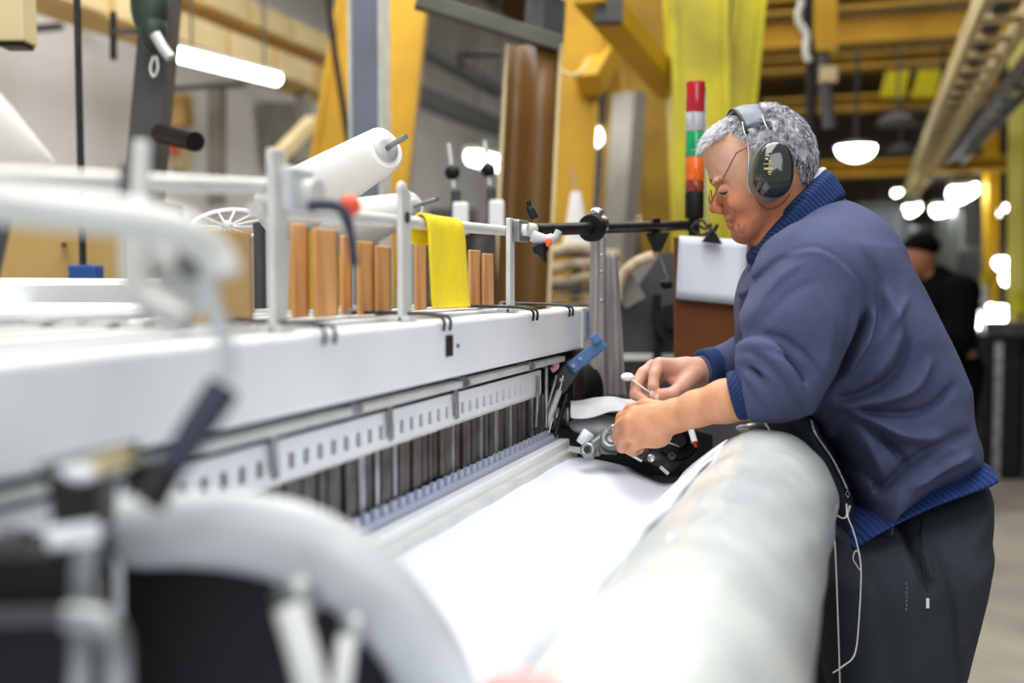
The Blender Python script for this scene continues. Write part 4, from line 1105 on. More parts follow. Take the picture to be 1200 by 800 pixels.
class Field:
    def __init__(s, lo, hi, h):
        s.lo = np.array(lo, float); s.h = h
        s.n = np.ceil((np.array(hi)-s.lo)/h).astype(int)+1
        s.F = np.full(s.n, 1.0, np.float32)
        s.ax = [s.lo[i]+h*np.arange(s.n[i]) for i in range(3)]
    def reg(s, lo, hi):
        a = np.clip(np.floor((np.array(lo)-s.lo)/s.h).astype(int), 0, s.n); b = np.clip(np.ceil((np.array(hi)-s.lo)/s.h).astype(int)+1, 0, s.n)
        sl = tuple(slice(a[i], b[i]) for i in range(3))
        X = s.ax[0][sl[0]][:, None, None].astype(np.float32); Y = s.ax[1][sl[1]][None, :, None].astype(np.float32); Z = s.ax[2][sl[2]][None, None, :].astype(np.float32)
        return sl, X, Y, Z
    def put(s, lo, hi, fn, k=.01, sub=False):
        m = k*1.5+s.h*3
        sl, X, Y, Z = s.reg(np.array(lo)-m, np.array(hi)+m)
        if min(s.F[sl].shape) == 0: return s
        d = fn(X, Y, Z)
        s.F[sl] = -smin(-s.F[sl], d, k) if sub else smin(s.F[sl], d, k)
        return s
    def cap(s, a, b, ra, rb=None, k=.01, sub=False):
        a, b = np.array(a, float), np.array(b, float); rb = ra if rb is None else rb
        e = b-a; ee = max(e@e, 1e-9); r = max(ra, rb)
        def fn(X, Y, Z):
            t = np.clip(((X-a[0])*e[0]+(Y-a[1])*e[1]+(Z-a[2])*e[2])/ee, 0, 1)
            return np.sqrt((X-a[0]-e[0]*t)**2+(Y-a[1]-e[1]*t)**2+(Z-a[2]-e[2]*t)**2)-(ra+(rb-ra)*t)
        return s.put(np.minimum(a, b)-r, np.maximum(a, b)+r, fn, k, sub)
    def chain(s, pts, rs, k=.01):
        for i in range(len(pts)-1): s.cap(pts[i], pts[i+1], rs[i], rs[i+1], k)
        return s
    def ell(s, c, r, k=.01, sub=False, rot=0):
        c = np.array(c); r = np.array(r); R_ = max(r); cs, sn = math.cos(rot), math.sin(rot)
        def fn(X, Y, Z):
            x, y, z = X-c[0], Y-c[1], Z-c[2]
            x, y = x*cs+y*sn, -x*sn+y*cs
            q = np.sqrt((x/r[0])**2+(y/r[1])**2+(z/r[2])**2)
            return (q-1)*min(r)
        return s.put(c-R_, c+R_, fn, k, sub)
    def inflate(s, pts, W, R_, p=2.2, zc=0.0, k=.01, sub=False):
        P2 = np.array(pts)[:, :2]; lo = P2.min(0); hi = P2.max(0)
        def fn(X, Y, Z):
            sd = poly_sd(P2, X[:, :, 0]+0*Y[:, :, 0], Y[:, :, 0]+0*X[:, :, 0])
            Wv = W(X[:, :, 0], Y[:, :, 0]) if callable(W) else W+0*sd
            Rv = R_(X[:, :, 0], Y[:, :, 0]) if callable(R_) else R_
            A = np.maximum(1-sd/Rv, 0)**p
            zz = (zc(X, Y) if callable(zc) else zc)
            return (((np.abs(Z-zz)/Wv[:, :, None])**p + A[:, :, None])**(1/p)-1)*np.minimum(Rv, Wv)[:, :, None]*.8
        Wm = .3
        return s.put((lo[0], lo[1], s.lo[2]), (hi[0], hi[1], s.ax[2][-1]), fn, k, sub)
    def fold(s, pts, amp, sig, side=-1, zmax=0.0):
        """raise (amp>0) or crease (amp<0) the side facing -z along a path given in pixels"""
        C_ = [L(p[0], p[1], -.18) for p in crv(pts, 5)]
        lo = np.min(C_, 0)[:2]-3*sig; hi = np.max(C_, 0)[:2]+3*sig
        sl, X, Y, Z = s.reg((lo[0], lo[1], s.lo[2]), (hi[0], hi[1], zmax))
        if min(s.F[sl].shape) == 0: return s
        x = X[:, :, 0]+0*Y[:, :, 0]; y = Y[:, :, 0]+0*X[:, :, 0]; d = np.full(x.shape, 1e9)
        n = len(C_); tt = np.zeros(x.shape)
        for i in range(n-1):
            a, b = C_[i][:2], C_[i+1][:2]; e = b-a
            t = np.clip(((x-a[0])*e[0]+(y-a[1])*e[1])/max(e@e, 1e-12), 0, 1)
            q = (x-a[0]-e[0]*t)**2+(y-a[1]-e[1]*t)**2
            m = q < d; d = np.where(m, q, d); tt = np.where(m, (i+t)/(n-1), tt)
        g = np.exp(-d/(2*sig*sig))*amp*np.sin(np.pi*np.clip(tt*.92+.04, 0, 1))**.5
        s.F[sl] -= g[:, :, None]
        return s
    def mesh(s):
        F = s.F; h = s.h; n = F.shape
        S = F < 0
        S[0] = S[-1] = False; S[:, 0] = S[:, -1] = False; S[:, :, 0] = S[:, :, -1] = False
        cnt = np.zeros([k-1 for k in n], np.int8)
        for i in (0, 1):
            for j in (0, 1):
                for k in (0, 1): cnt += S[i:n[0]-1+i, j:n[1]-1+j, k:n[2]-1+k]
        act = np.argwhere((cnt > 0) & (cnt < 8))
        idx = -np.ones(cnt.shape, np.int32); idx[tuple(act.T)] = np.arange(len(act))
        acc = np.zeros((len(act), 3)); num = np.zeros(len(act))
        for ax_ in range(3):
            o = [k for k in range(3) if k != ax_]
            for i in (0, 1):
                for j in (0, 1):
                    a = act.copy(); a[:, o[0]] += i; a[:, o[1]] += j; b = a.copy(); b[:, ax_] += 1
                    fa, fb = F[tuple(a.T)], F[tuple(b.T)]; sa, sb = S[tuple(a.T)], S[tuple(b.T)]
                    m = sa != sb
                    t = np.where(m, np.clip(fa/np.where(fa == fb, 1, fa-fb), 0.02, .98), 0)
                    p_ = a.astype(float); p_[:, ax_] += t
                    acc[m] += p_[m]; num[m] += 1
        V = acc/np.maximum(num, 1)[:, None]*h+s.lo
        quads = []
        for ax_ in range(3):
            o = [k for k in range(3) if k != ax_]
            A = np.take(S, range(n[ax_]-1), ax_); B = np.take(S, range(1, n[ax_]), ax_)
            e = np.argwhere(A != B)
            e = e[(e[:, o[0]] > 0) & (e[:, o[1]] > 0) & (e[:, o[0]] < n[o[0]]-1) & (e[:, o[1]] < n[o[1]]-1)]
            def g(di, dj):
                q = e.copy(); q[:, o[0]] += di; q[:, o[1]] += dj; return idx[tuple(q.T)]
            Q = np.stack([g(-1, -1), g(0, -1), g(0, 0), g(-1, 0)], 1)
            flip = S[tuple(e.T)]
            if ax_ == 1: flip = ~flip
            Q[~flip] = Q[~flip][:, ::-1]
            quads.append(Q)
        return V, np.concatenate(quads)

def soften(V, Q, it=1, lam=.5):
    n = len(V); e = np.concatenate([Q[:, [0, 1]], Q[:, [1, 2]], Q[:, [2, 3]], Q[:, [3, 0]]])
    e = np.concatenate([e, e[:, ::-1]])
    c = np.bincount(e[:, 0], minlength=n)
    for _ in range(it):
        A = np.stack([np.bincount(e[:, 0], V[e[:, 1], k], minlength=n) for k in range(3)], 1)/np.maximum(c, 1)[:, None]
        V = V+(A-V)*lam
    return V
def soft_obj(name, V, Q, m, parent, D=None, colors=None):
    W_ = to_world(V, D)-np.array(ORIGIN[parent.name])
    me = bpy.data.meshes.new(name)
    me.vertices.add(len(W_)); me.vertices.foreach_set('co', W_.astype(np.float32).ravel())
    k = Q.shape[1]
    # RV,UV,FV is left handed: reverse the winding
    Qr = Q[:, ::-1].copy()
    me.loops.add(len(Qr)*k); me.loops.foreach_set('vertex_index', Qr.ravel().astype(np.int32))
    me.polygons.add(len(Qr)); me.polygons.foreach_set('loop_start', (np.arange(len(Qr))*k).astype(np.int32))
    try: me.polygons.foreach_set('loop_total', np.full(len(Qr), k, np.int32))
    except Exception: pass
    me.polygons.foreach_set('use_smooth', np.ones(len(Qr), bool))
    me.update(); me.validate()
    me.materials.append(m)
    if colors is not None:
        at = me.color_attributes.new('tone', 'FLOAT_COLOR', 'POINT')
        at.data.foreach_set('color', np.concatenate([colors, np.ones((len(colors), 1))], 1).astype(np.float32).ravel())
    o = bpy.data.objects.new(name, me); COL.objects.link(o); o.parent = parent
    ORIGIN[o.name] = ORIGIN[parent.name]
    return o
# ------------------------------------------------------------------ materials of the man
def skin_mat():
    m = mat('skin', s2l(196, 142, 114), .48, sss=.12, bump=.12, bscale=260)
    nt = m.node_tree; b = nt.nodes['Principled BSDF']
    at = nt.nodes.new('ShaderNodeVertexColor'); at.layer_name = 'tone'
    tc = nt.nodes.new('ShaderNodeTexCoord'); n = nt.nodes.new('ShaderNodeTexNoise'); n.inputs['Scale'].default_value = 45; n.inputs['Detail'].default_value = 5
    nt.links.new(tc.outputs['Object'], n.inputs['Vector'])
    mx = nt.nodes.new('ShaderNodeMix'); mx.data_type = 'RGBA'; mx.blend_type = 'MULTIPLY'
    r = nt.nodes.new('ShaderNodeValToRGB'); r.color_ramp.elements[0].position = .3; r.color_ramp.elements[1].position = .7
    r.color_ramp.elements[0].color = (.86, .78, .74, 1); r.color_ramp.elements[1].color = (1, 1, 1, 1)
    nt.links.new(n.outputs['Fac'], r.inputs['Fac'])
    mx.inputs[0].default_value = 1
    nt.links.new(at.outputs['Color'], mx.inputs[6]); nt.links.new(r.outputs['Color'], mx.inputs[7])
    nt.links.new(mx.outputs[2], b.inputs['Base Color'])
    return m
M['skin'] = skin_mat()
M['sweater'] = mat('sweater', s2l(80, 87, 122), .92, col2=s2l(66, 73, 104), nscale=9, bump=.35, bscale=420, detail=5)
M['navy_rib'] = mat('navy_rib', s2l(26, 52, 104), .9, col2=s2l(20, 42, 88), nscale=30)
M['dark_lining'] = mat('dark_lining', s2l(24, 30, 46), .9, col2=s2l(20, 24, 36), nscale=20)
M['trousers'] = mat('trousers', s2l(44, 50, 59), .9, col2=s2l(38, 43, 51), nscale=12, bump=.25, bscale=300)
M['shoe'] = mat('shoe', s2l(40, 40, 44), .5)
M['hair_grey'] = mat('hair_grey', s2l(90, 90, 94), .7, col2=s2l(200, 200, 204), nscale=26, detail=6, contrast=(.4, .6))
M['muff_shell'] = mat('muff_shell', s2l(36, 42, 38), .12, coat=1.0)
M['muff_cushion'] = mat('muff_cushion', s2l(120, 120, 124), .5)
M['band_grey'] = mat('band_grey', s2l(112, 120, 134), .45, col2=s2l(90, 98, 112), nscale=40, bump=.1)
M['brow_dark'] = mat('brow_dark', s2l(70, 64, 62), .7)
M['gold_print_and_streaks'] = mat('gold_print_and_streaks', s2l(214, 196, 110), .4, .3)
M['glasses_brown'] = mat('glasses_brown', s2l(150, 78, 40), .35, coat=.5)
M['white_cloth'] = mat('white_cloth', s2l(225, 232, 240), .85)

foot = P(1060, 1208, D0)
MAN = thing('person', 'grey-haired man in a blue sweater and ear defenders, leaning over the loom', 'person', (foot.x, foot.y, 0))

# ------------------------------------------------------------------ body : head, neck, torso, arms, hands in one surface
B = Field(L(708, 610, -.30)-np.array([0, 0, 0]), (L(1040, 100, .28)), .0023)
B = Field((px(112), px(-215), -.285), (px(430), px(284), .26), .0024)
head_px = [(826,171),(824.5,180),(826.5,190),(831,201),(834,209),(837,214),(841,221),(843,229),(845,237),(848,245),(850.5,252),(852.5,257),(855,262),(855.5,267),(857.5,272),(861.5,278.5),(868,284),(876,286.5),
           (888,283),(902,272),(918,255),(932,238),(941,222),(948,205),(950,188),(945,166),(935,148),(920,135),(903,128),(885,128),(862,137),(842,149),(830,160)]
hp = poly(head_px, 4)
top_, chin_ = L(900, 124)[:2], L(866, 284)[:2]; axh = (chin_-top_)/np.linalg.norm(chin_-top_)
front = np.array([-axh[1]*-1, axh[0]*-1])  # perpendicular, pointing towards the face
front = np.array([axh[1], -axh[0]]) if axh[1] < 0 else np.array([-axh[1], axh[0]])
def headW(x, y):
    t = ((x-top_[0])*axh[0]+(y-top_[1])*axh[1])/np.linalg.norm(chin_-top_)
    return .077-.030*np.clip((t-.52)/.48, 0, 1)**1.2-.006*np.clip((.25-t)/.25, 0, 1)
B.inflate(hp, headW, .062, 2.3, k=0)
w = .01
B.cap(L(843,221), L(837.5,241), .0050, .0078, k=.007)            # nose bridge
B.ell(L(837.6,244), (.0100,.0095,.0105), k=.006)
for s_ in (-1, 1):
    B.ell(L(844,247, .0095*s_), (.0085,.007,.0065), k=.004)     # wings
    B.ell(L(841.5,250, .0050*s_), (.0028,.0022,.0028), k=.003, sub=True)
    B.ell(L(840,213.5, .022*s_), (.008,.0055,.020), k=.008)     # brow
    B.ell(L(842,223, .040*s_), (.012,.009,.017), k=.010, sub=True)   # socket
    B.ell(L(848,223.5, .033*s_), (.0125,.0115,.0125), k=.002)  # lid over the eyeball
    B.ell(L(864,237, .045*s_), (.017,.014,.010), k=.012)        # cheek bone
    B.cap(L(852,240, .024*s_), L(859,254, .031*s_), .0030, .002, k=.006, sub=True)   # nasolabial fold
    B.ell(L(872,266, .034*s_), (.016,.016,.012), k=.012)        # jowl
    B.cap(L(843,227.5, .0455*s_), L(852,227.5, .0475*s_), .0014, k=.002, sub=True)   # under the eye
    B.ell(L(896,205, .079*s_), (.016,.026,.008), k=.004)        # ear under the cup
B.cap(L(852.5,255.5,-.016), L(852.5,255.5,.016), .0048, k=.005)
B.cap(L(855.5,263.5,-.014), L(855.5,263.5,.014), .0055, k=.005)
for s_ in (-1, 1):
    B.cap(L(852,259.2,0), L(862,262.5,.032*s_), .0015, .0012, k=.002, sub=True)
B.ell(L(867,275), (.011,.011,.017), k=.010)
for s_ in (-1, 1):
    for a_, b_, rr_ in (((871,250,.052),(874,266,.050),.0012), ((874,266,.050),(872,278,.040),.0012), ((858,221,.056),(865,218,.062),.0007), ((858,224,.056),(866,224,.062),.0007),
                        ((847,232,.050),(856,233,.054),.0010), ((864,264,.040),(868,274,.036),.0011), ((884,262,.052),(890,276,.046),.0010)):
        B.cap(L(a_[0],a_[1],a_[2]*s_), L(b_[0],b_[1],b_[2]*s_), rr_+.0022, rr_+.0018, k=.004, sub=True)
B.cap(L(856,270,-.016), L(856,270,.016), .0012, k=.004, sub=True)
B.cap(L(915,232), L(950,288), .053, .062, k=.02)
B.cap(L(908,258), L(922,300), .036, .042, k=.012)
B.cap(L(908,248,-.040), L(893,288,-.020), .008, .008, k=.01)     # neck cord
B.cap(L(950,300), L(1000,430), .085, .10, k=.03)
# arms
S1 = L(960, 335, -.165); E1 = L(920, 446, -.196); 
for w_, pts, rs in ((0, [L(955,300,-.03), S1, E1], [.08,.050,.036]), (0, [L(955,300,.03), L(950,340,.17), L(905,420,.155)], [.08,.055,.044])):
    B.chain(pts, rs, .02)
B.chain([E1, L(895,463,-.192), L(850,470,-.168), L(815,479,-.145), L(796,486,-.130)], [.036,.0360,.0325,.0272,.0245], .015)
B.ell(L(797,487,-.128), (.022,.0235,.020), k=.012)
B.chain([L(905,420,.155), L(860,430,.10), L(815,437,.052), L(804,438,.042)], [.043,.034,.026,.024], .012)
# near hand : back towards the camera, fingers curled away round the temple
kn = [L(744,484,-.105), L(737.5,494,-.116), L(739,507,-.118), L(747,519,-.112)]
for i, q in enumerate(kn):
    B.cap(L(786, 481+i*4.5, -.128), q, .0165, .0125-.0005*i, k=.013)
B.ell(L(764,500,-.120), (.030,.029,.016), k=.010)
B.ell(L(768,512,-.108), (.026,.018,.018), k=.010)
fi = [[kn[0], L(729,490,-.080), L(725,504,-.058), L(733,513,-.05)],
      [kn[1], L(727,500,-.088), L(724,513,-.066), L(733,520,-.056)],
      [kn[2], L(730,513,-.092), L(729,524,-.070), L(739,526,-.060)],
      [kn[3], L(740,525,-.090), L(742,529,-.072), L(750,526,-.064)]]
for f_, r_ in zip(fi, (.0108,.0112,.0106,.0095)): B.chain(f_, [r_*1.1, r_, r_*.9, r_*.8], .003)
B.chain([L(780,482,-.10), L(757,476,-.075), L(740,480,-.05), L(731,488,-.04)], [.017,.0135,.011,.0095], .006)
# far hand : thumb side towards the camera
W_ = L(806,436,.044)
ik, mk_, rk, pk = L(773,427,.020), L(765,430,.040), L(768,434,.060), L(775,440,.074)
for q, r_ in ((ik,.0135),(mk_,.0135),(rk,.0125),(pk,.011)): B.cap(L(803,434,.046), q, .018, r_, k=.012)
B.ell(L(786,433,.048), (.026,.015,.026), k=.010)
B.chain([ik, L(767,438,.008), L(765.5,452,.000), L(764.5,462,.002)], [.0118,.0104,.0098,.0078], .0025)
B.chain([mk_, L(754,437,.034), L(746,450,.026), L(744.5,462,.018), L(756,469,.006)], [.0125,.0112,.0106,.0104,.0080], .0025)
B.chain([rk, L(757,444,.062), L(752,458,.052), L(762,468,.036)], [.0115,.0105,.0098,.0080], .0025)
B.chain([pk, L(766,450,.078), L(762,461,.068), L(770,468,.052)], [.0105,.0092,.0088,.0072], .0025)
B.chain([L(812,441,.030), L(800,452,.012), L(789,461,-.004), L(778,463,-.006), L(769,467,-.006)], [.019,.0150,.0112,.0110,.0085], .006)
B.chain([L(800,452,.016), L(786,446,.030)], [.010,.006], .008)
# light veins and tendons on the near hand, wrist creases
V, Q = B.mesh(); V = soften(V, Q, 2, .5)
# skin tone by body region: forehead and forearm paler, lower face and knuckles redder
U_ = V[:, 0]/(D0+V[:, 2])*FPX+600; Vv = 400-V[:, 1]/(D0+V[:, 2])*FPX
base = np.tile(np.array(s2l(216, 157, 116)), (len(V), 1)).astype(float)
def blend(mask, c, a=1.0):
    global base
    mk2 = np.clip(mask, 0, 1)[:, None]*a
    base = base*(1-mk2)+np.array(s2l(*c))*mk2
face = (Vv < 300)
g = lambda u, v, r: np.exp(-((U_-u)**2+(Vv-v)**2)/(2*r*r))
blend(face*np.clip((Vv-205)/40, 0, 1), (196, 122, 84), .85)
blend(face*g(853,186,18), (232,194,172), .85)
blend(face*g(849,222.5,4.0), (150,100,78), .55)  # shading around the eye put into the skin colour
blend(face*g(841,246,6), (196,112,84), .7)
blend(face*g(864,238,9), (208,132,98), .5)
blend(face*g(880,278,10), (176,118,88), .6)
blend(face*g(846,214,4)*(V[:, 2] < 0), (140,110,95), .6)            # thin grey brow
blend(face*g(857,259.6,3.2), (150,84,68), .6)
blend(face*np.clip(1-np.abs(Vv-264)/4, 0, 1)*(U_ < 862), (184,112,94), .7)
hand2 = (U_ < 835)*(V[:, 2] > -.04)*(~face)
blend(hand2*1.0, (222, 172, 152), .8)
for u, v in ((764,462),(758,470),(745,462),(770,467),(778,463)): blend(hand2*g(u, v, 3.5), (226,150,136), .6)
for q in kn: 
    uu = q[0]/(D0+q[2])*FPX+600; vv = 400-q[1]/(D0+q[2])*FPX
    blend((~face)*g(uu+4, vv, 4), (196,132,104), .35)
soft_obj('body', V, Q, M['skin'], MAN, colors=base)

def lmb(fn):  # small hard parts in the man's own frame
    return fn
def Lw(u, v, w=0.0): return Vector(to_world(L(u, v, w)[None])[0])

# finger nails
t_ = MB()
for (u, v, w_, r_) in ((764,461.5,-.0082,.0046),(770.5,466,-.0135,.0046)):
    MB().sph(Lw(u,v,w_), r_, 1.0, .35, 1.25, ax=(RV, FH, UV)).build('finger_nail', mat('nail', s2l(240,200,190), .3), MAN)
# glasses low on the nose
mb = MB()
mb.tube([Lw(886,167,-.090), Lw(880,170,-.088), Lw(863,179,-.083), Lw(852,200,-.080), Lw(843,217,-.068), Lw(832.5,238,-.044)], .0013, n=8)
gl = mb.build('glasses', M['glasses_brown'], MAN)
rim = [Lw(832.5+1.5*math.cos(a)-0.0, 231+8*math.sin(a), -.020+.020*math.cos(a)) for a in [2*math.pi*i/20 for i in range(20)]]
rim2 = [Lw(832.5+1.5*math.cos(a), 231+8*math.sin(a), .020+.018*math.cos(a)) for a in [2*math.pi*i/20 for i in range(20)]]
mb = MB().tube(rim, .0011, n=8, closed=True).tube(rim2, .0011, n=8, closed=True)
mb.cyl(Lw(831,236,-.006), Lw(831,236,.006), .0012, n=8)
g_ = mb.build('rim', M['glasses_brown'], MAN)
g_.parent = gl
# eyelid lash and brow hair
mb = MB().tube([Lw(842.5,225.5,-.0385), Lw(846,227,-.0445), Lw(850,226.2,-.0480), Lw(853,224,-.0500)], [.0008,.0017,.0016,.0007], n=6)
mb.build('eyelashes', M['black_plastic'], MAN)
random.seed(4)
mb = MB()
for i in range(110):
    s_ = -1 if i % 3 else 1
    u = random.uniform(833, 846); v = 212.5+random.uniform(-1.5,1.5)-(u-836)*.10; w_ = -(.012+.034*(u-834.5)/13.5)*1.0
    a = Lw(u, v, s_*abs(w_))
    mb.cyl(a, a+(UV*random.uniform(-.3,.5)-RV*random.uniform(-.2,.8)+FH*.35*s_)*.0075, .0008, .0002, n=4)
mb.build('eyebrow', M['brow_dark'], MAN)

# ------------------------------------------------------------------ hair
H = Field((px(212), px(120), -.11), (px(362), px(290), .11), .0019)
H.inflate([L(p_[0]+(p_[0]-890)*.05, p_[1]+(p_[1]-200)*.055) for p_ in crv(head_px, 4, True)], lambda x, y: headW(x, y)+.0045, .062, 2.3, k=0)
hair_px = [(818,176),(817,168),(824,158),(836,146),(855,132),(880,117),(905,113),(930,122),(948,142),(960,170),(962,195),(952,212),(940,224),(928,222),(922,205),(905,200),(893,212),(880,206),(877,192),(872,188),(864,178),(856,168),(846,163),(838,168),(828,173)]
hq = poly(hair_px, 4)
def cutfn(X, Y, Z):
    x = X[:, :, 0]+0*Y[:, :, 0]; y = Y[:, :, 0]+0*X[:, :, 0]
    sd = poly_sd(np.array(hq)[:, :2], x, y)[:, :, None]+0*Z
    return sd
sl, X, Y, Z = H.reg(H.lo, np.array([a_[-1] for a_ in H.ax]))
H.F[sl] = -smin(-H.F[sl], cutfn(X, Y, Z), .004)
nz = .0016*np.sin(X*260+Y*140+3*np.sin(Z*60))*np.sin(Y*310-X*90+2*np.sin(Z*90))+.0012*np.sin(Z*420+X*200)*np.sin(Y*250)
H.F[sl] += nz
_o = np.array([L(884.5,206)[0], L(884.5,206)[1]]); _n = np.array([-.19, .98]); _n /= np.linalg.norm(_n)
_a = (X-_o[0])*_n[1]-(Y-_o[1])*_n[0]; _b = (X-_o[0])*_n[0]+(Y-_o[1])*_n[1]
H.F[sl] += .003*np.clip((.030-np.abs(_a))/.006, 0, 1)*np.clip((_b-.078)/.012, 0, 1)
V, Q = H.mesh(); V = soften(V, Q, 1, .4)
soft_obj('hair', V, Q, M['hair_grey'], MAN)
# short strands lying over it
rng = np.random.default_rng(2)
gx = V-np.array([L(893,196)[0], L(893,196)[1], 0])
sel = rng.choice(len(V), 11000)
def tone_ramp(u, v):
    # white at the front and temple, salt and pepper behind
    return 0
mbw, mbd = MB(), MB()
for i in sel:
    p_ = V[i]; n_ = gx[i]/np.linalg.norm(gx[i])
    u = p_[0]/(D0+p_[2])*FPX+600; v = 400-p_[1]/(D0+p_[2])*FPX
    if u > 922 and v > 212: continue
    if p_[2] > .05: continue
    _pa = (p_[0]-_o[0])*_n[1]-(p_[1]-_o[1])*_n[0]; _pb = (p_[0]-_o[0])*_n[0]+(p_[1]-_o[1])*_n[1]
    if abs(_pa) < .031 and _pb > .070: continue
    fr = np.clip((u-830)/110, 0, 1)
    # combed forward-down at the front, downwards behind
    d = np.array([-.75+.9*fr, -.15-.75*fr, -.25 if p_[2] < 0 else .25]) + rng.normal(0, .28, 3)
    d -= n_*(d@n_)*.85; d /= np.linalg.norm(d)
    a = p_+n_*.0008; l = rng.uniform(.006, .014); b = a+d*l+n_*.0015
    dark = rng.random() < (.06+.38*np.clip((u-868)/40, 0, 1))
    A, Bq = Vector(to_world(a[None])[0]), Vector(to_world(b[None])[0])
    (mbd if dark else mbw).cyl(A, Bq, .00045, .00012, n=3, caps=False)
mbw.build('hair_strands', mat('hair_white', s2l(214, 214, 220), .6), MAN)
mbd.build('hair_strands', mat('hair_dark', s2l(72, 72, 78), .6), MAN)

# ------------------------------------------------------------------ ear defenders (worn, so a thing of their own)
ED = thing('ear_defenders', 'glossy dark green ear defenders with wire headband worn by the man', 'ear defenders', Lw(902,240,-.1))
def cup(s_, m=M['muff_shell']):
    c = L(902.5, 201, .076*s_); axu = np.array([.10, .995, 0]); axr = np.array([.995, -.10, 0]); n = 40
    prof = [(.0, 1.0), (.006, 1.02), (.014, 1.0), (.022, .93), (.028, .82), (.032, .62), (.034, .35), (.0345, .02)]
    V = []; 
    for h_, k_ in prof:
        for i in range(n):
            a = 2*math.pi*i/n; ca, sa = math.cos(a), math.sin(a)
            e = 2.25; rr = (abs(ca)**e+abs(sa)**e)**(-1/e)
            eg = 1-.10*sa  # narrower at the top
            V.append(c+axr*(.0335*k_*ca*rr*eg)+axu*(.0465*k_*sa*rr)+np.array([0, 0, s_*(.012+h_)]))
    Wd = to_world(np.array(V)); m_ = len(prof)
    fs = [(j*n+i, j*n+(i+1) % n, (j+1)*n+(i+1) % n, (j+1)*n+i) for j in range(m_-1) for i in range(n)]
    if s_ > 0: fs = [f[::-1] for f in fs]
    mb = MB().add(Wd, fs, True); mb.add(Wd[-n:], [tuple(range(n))], True); mb.add(Wd[:n], [tuple(reversed(range(n)))])
    o = mb.build('ear_cup', m, ED)
    V2 = []
    for h_, k_ in [(-.004, .90), (-.002, 1.04), (.006, 1.10), (.012, 1.05), (.0135, .95)]:
        for i in range(n):
            a = 2*math.pi*i/n
            V2.append(c+np.array([-.0015, 0, 0])+axr*(.0335*k_*math.cos(a))+axu*(.0465*k_*math.sin(a))+np.array([0, 0, s_*h_]))
    Wd = to_world(np.array(V2)); m_ = 5
    fs = [(j*n+i, j*n+(i+1) % n, (j+1)*n+(i+1) % n, (j+1)*n+i) for j in range(m_-1) for i in range(n)]
    if s_ > 0: fs = [f[::-1] for f in fs]
    c_ = MB().add(Wd, fs, True).build('cushion', M['muff_cushion'], ED)
    return o
cupo = cup(-1); cup(1)
# padded band over the crown
O_ = np.array([L(884.5,206)[0], L(884.5,206)[1], 0]); nn = np.array([-.19, .98, 0]); nn /= np.linalg.norm(nn); tt = np.array([nn[1], -nn[0], 0])
def bandpt(th, off, rn=.1165, rw=.0975): return O_+nn*rn*math.cos(th)+np.array([0, 0, 1])*rw*math.sin(th)*-1+tt*off
rows = []
for i in range(31):
    th = math.radians(-52+104*i/30)
    rows.append([Vector(to_world(bandpt(th, -.020+.040*j/6, .1165+.0035*math.sin(math.pi*j/6))[None])[0]) for j in range(7)])
MB().sheet(rows, .007).build('padded_band', M['band_grey'], ED)
for off in (-.020, .020):
    pts = [Vector(to_world(bandpt(math.radians(-58+116*i/24), off, .1185, .0995)[None])[0]) for i in range(25)]
    MB().tube(pts, .0028, n=8).build('band_edge', M['black_plastic'] if off < 0 else M['dark_grey'], ED)
def mir(u, v, w_, s_):
    q = L(u, v, -w_); q = q*np.array([1, 1, -s_]); return Vector(to_world(q[None])[0])
for s_ in (-1, 1):
    MB().tube([mir(*q, s_) for q in [(870,143,.088),(871.5,152,.094),(875.5,165,.099),(877.5,180,.103),(877,200,.103),(876.5,218,.100),(880,226,.098)]], .0016, n=8).build('wire', M['chrome'], ED)
    MB().tube([mir(*q, s_) for q in [(893,135,.084),(896,144,.092),(900,153,.097),(912,163,.102),(921,172,.106),(926,188,.106),(928,200,.102),(925,207,.098)]], .0016, n=8).build('wire', M['chrome'], ED)
# gold print on the cup : stacked marks painting gold reflections, bar and a row of marks
mb = MB()
def pr(u, v, a_, b_, dz=-.1235):
    mb.obox(Lw(u, v, dz), RV*px(a_)*.95, FH*.0008, UV*px(b_)*.95)
pr(898.5,186,1.6,.9,-.1225); pr(900,182,1.2,1.0,-.1222); pr(899.5,178.5,.8,1.2,-.121); pr(902,189,1.0,.8,-.1228)
pr(900.5,192,5.6,.35,-.1232)
for i, q in enumerate((-5,-3.3,-1.6,.1,1.8,3.5)): pr(901+q, 197.5+(i % 2)*.2, .55, 1.2, -.1238)
pr(902,201.5,2.2,.5,-.1238); pr(902,204,1.2,.5,-.1238)
mb.build('gold_print_and_streaks', M['gold_print_and_streaks'], cupo)
tag(MB().tube(crv([Lw(886,232,-.085), Lw(892,240,-.074), Lw(900,244,-.068), Lw(909,243,-.066), Lw(918,237,-.068), Lw(926,227,-.074)], 6), .0008, n=6).build('neck_cord', M['dark_brown']), 'thin dark cord hanging under the ear cup on the neck', 'cord')

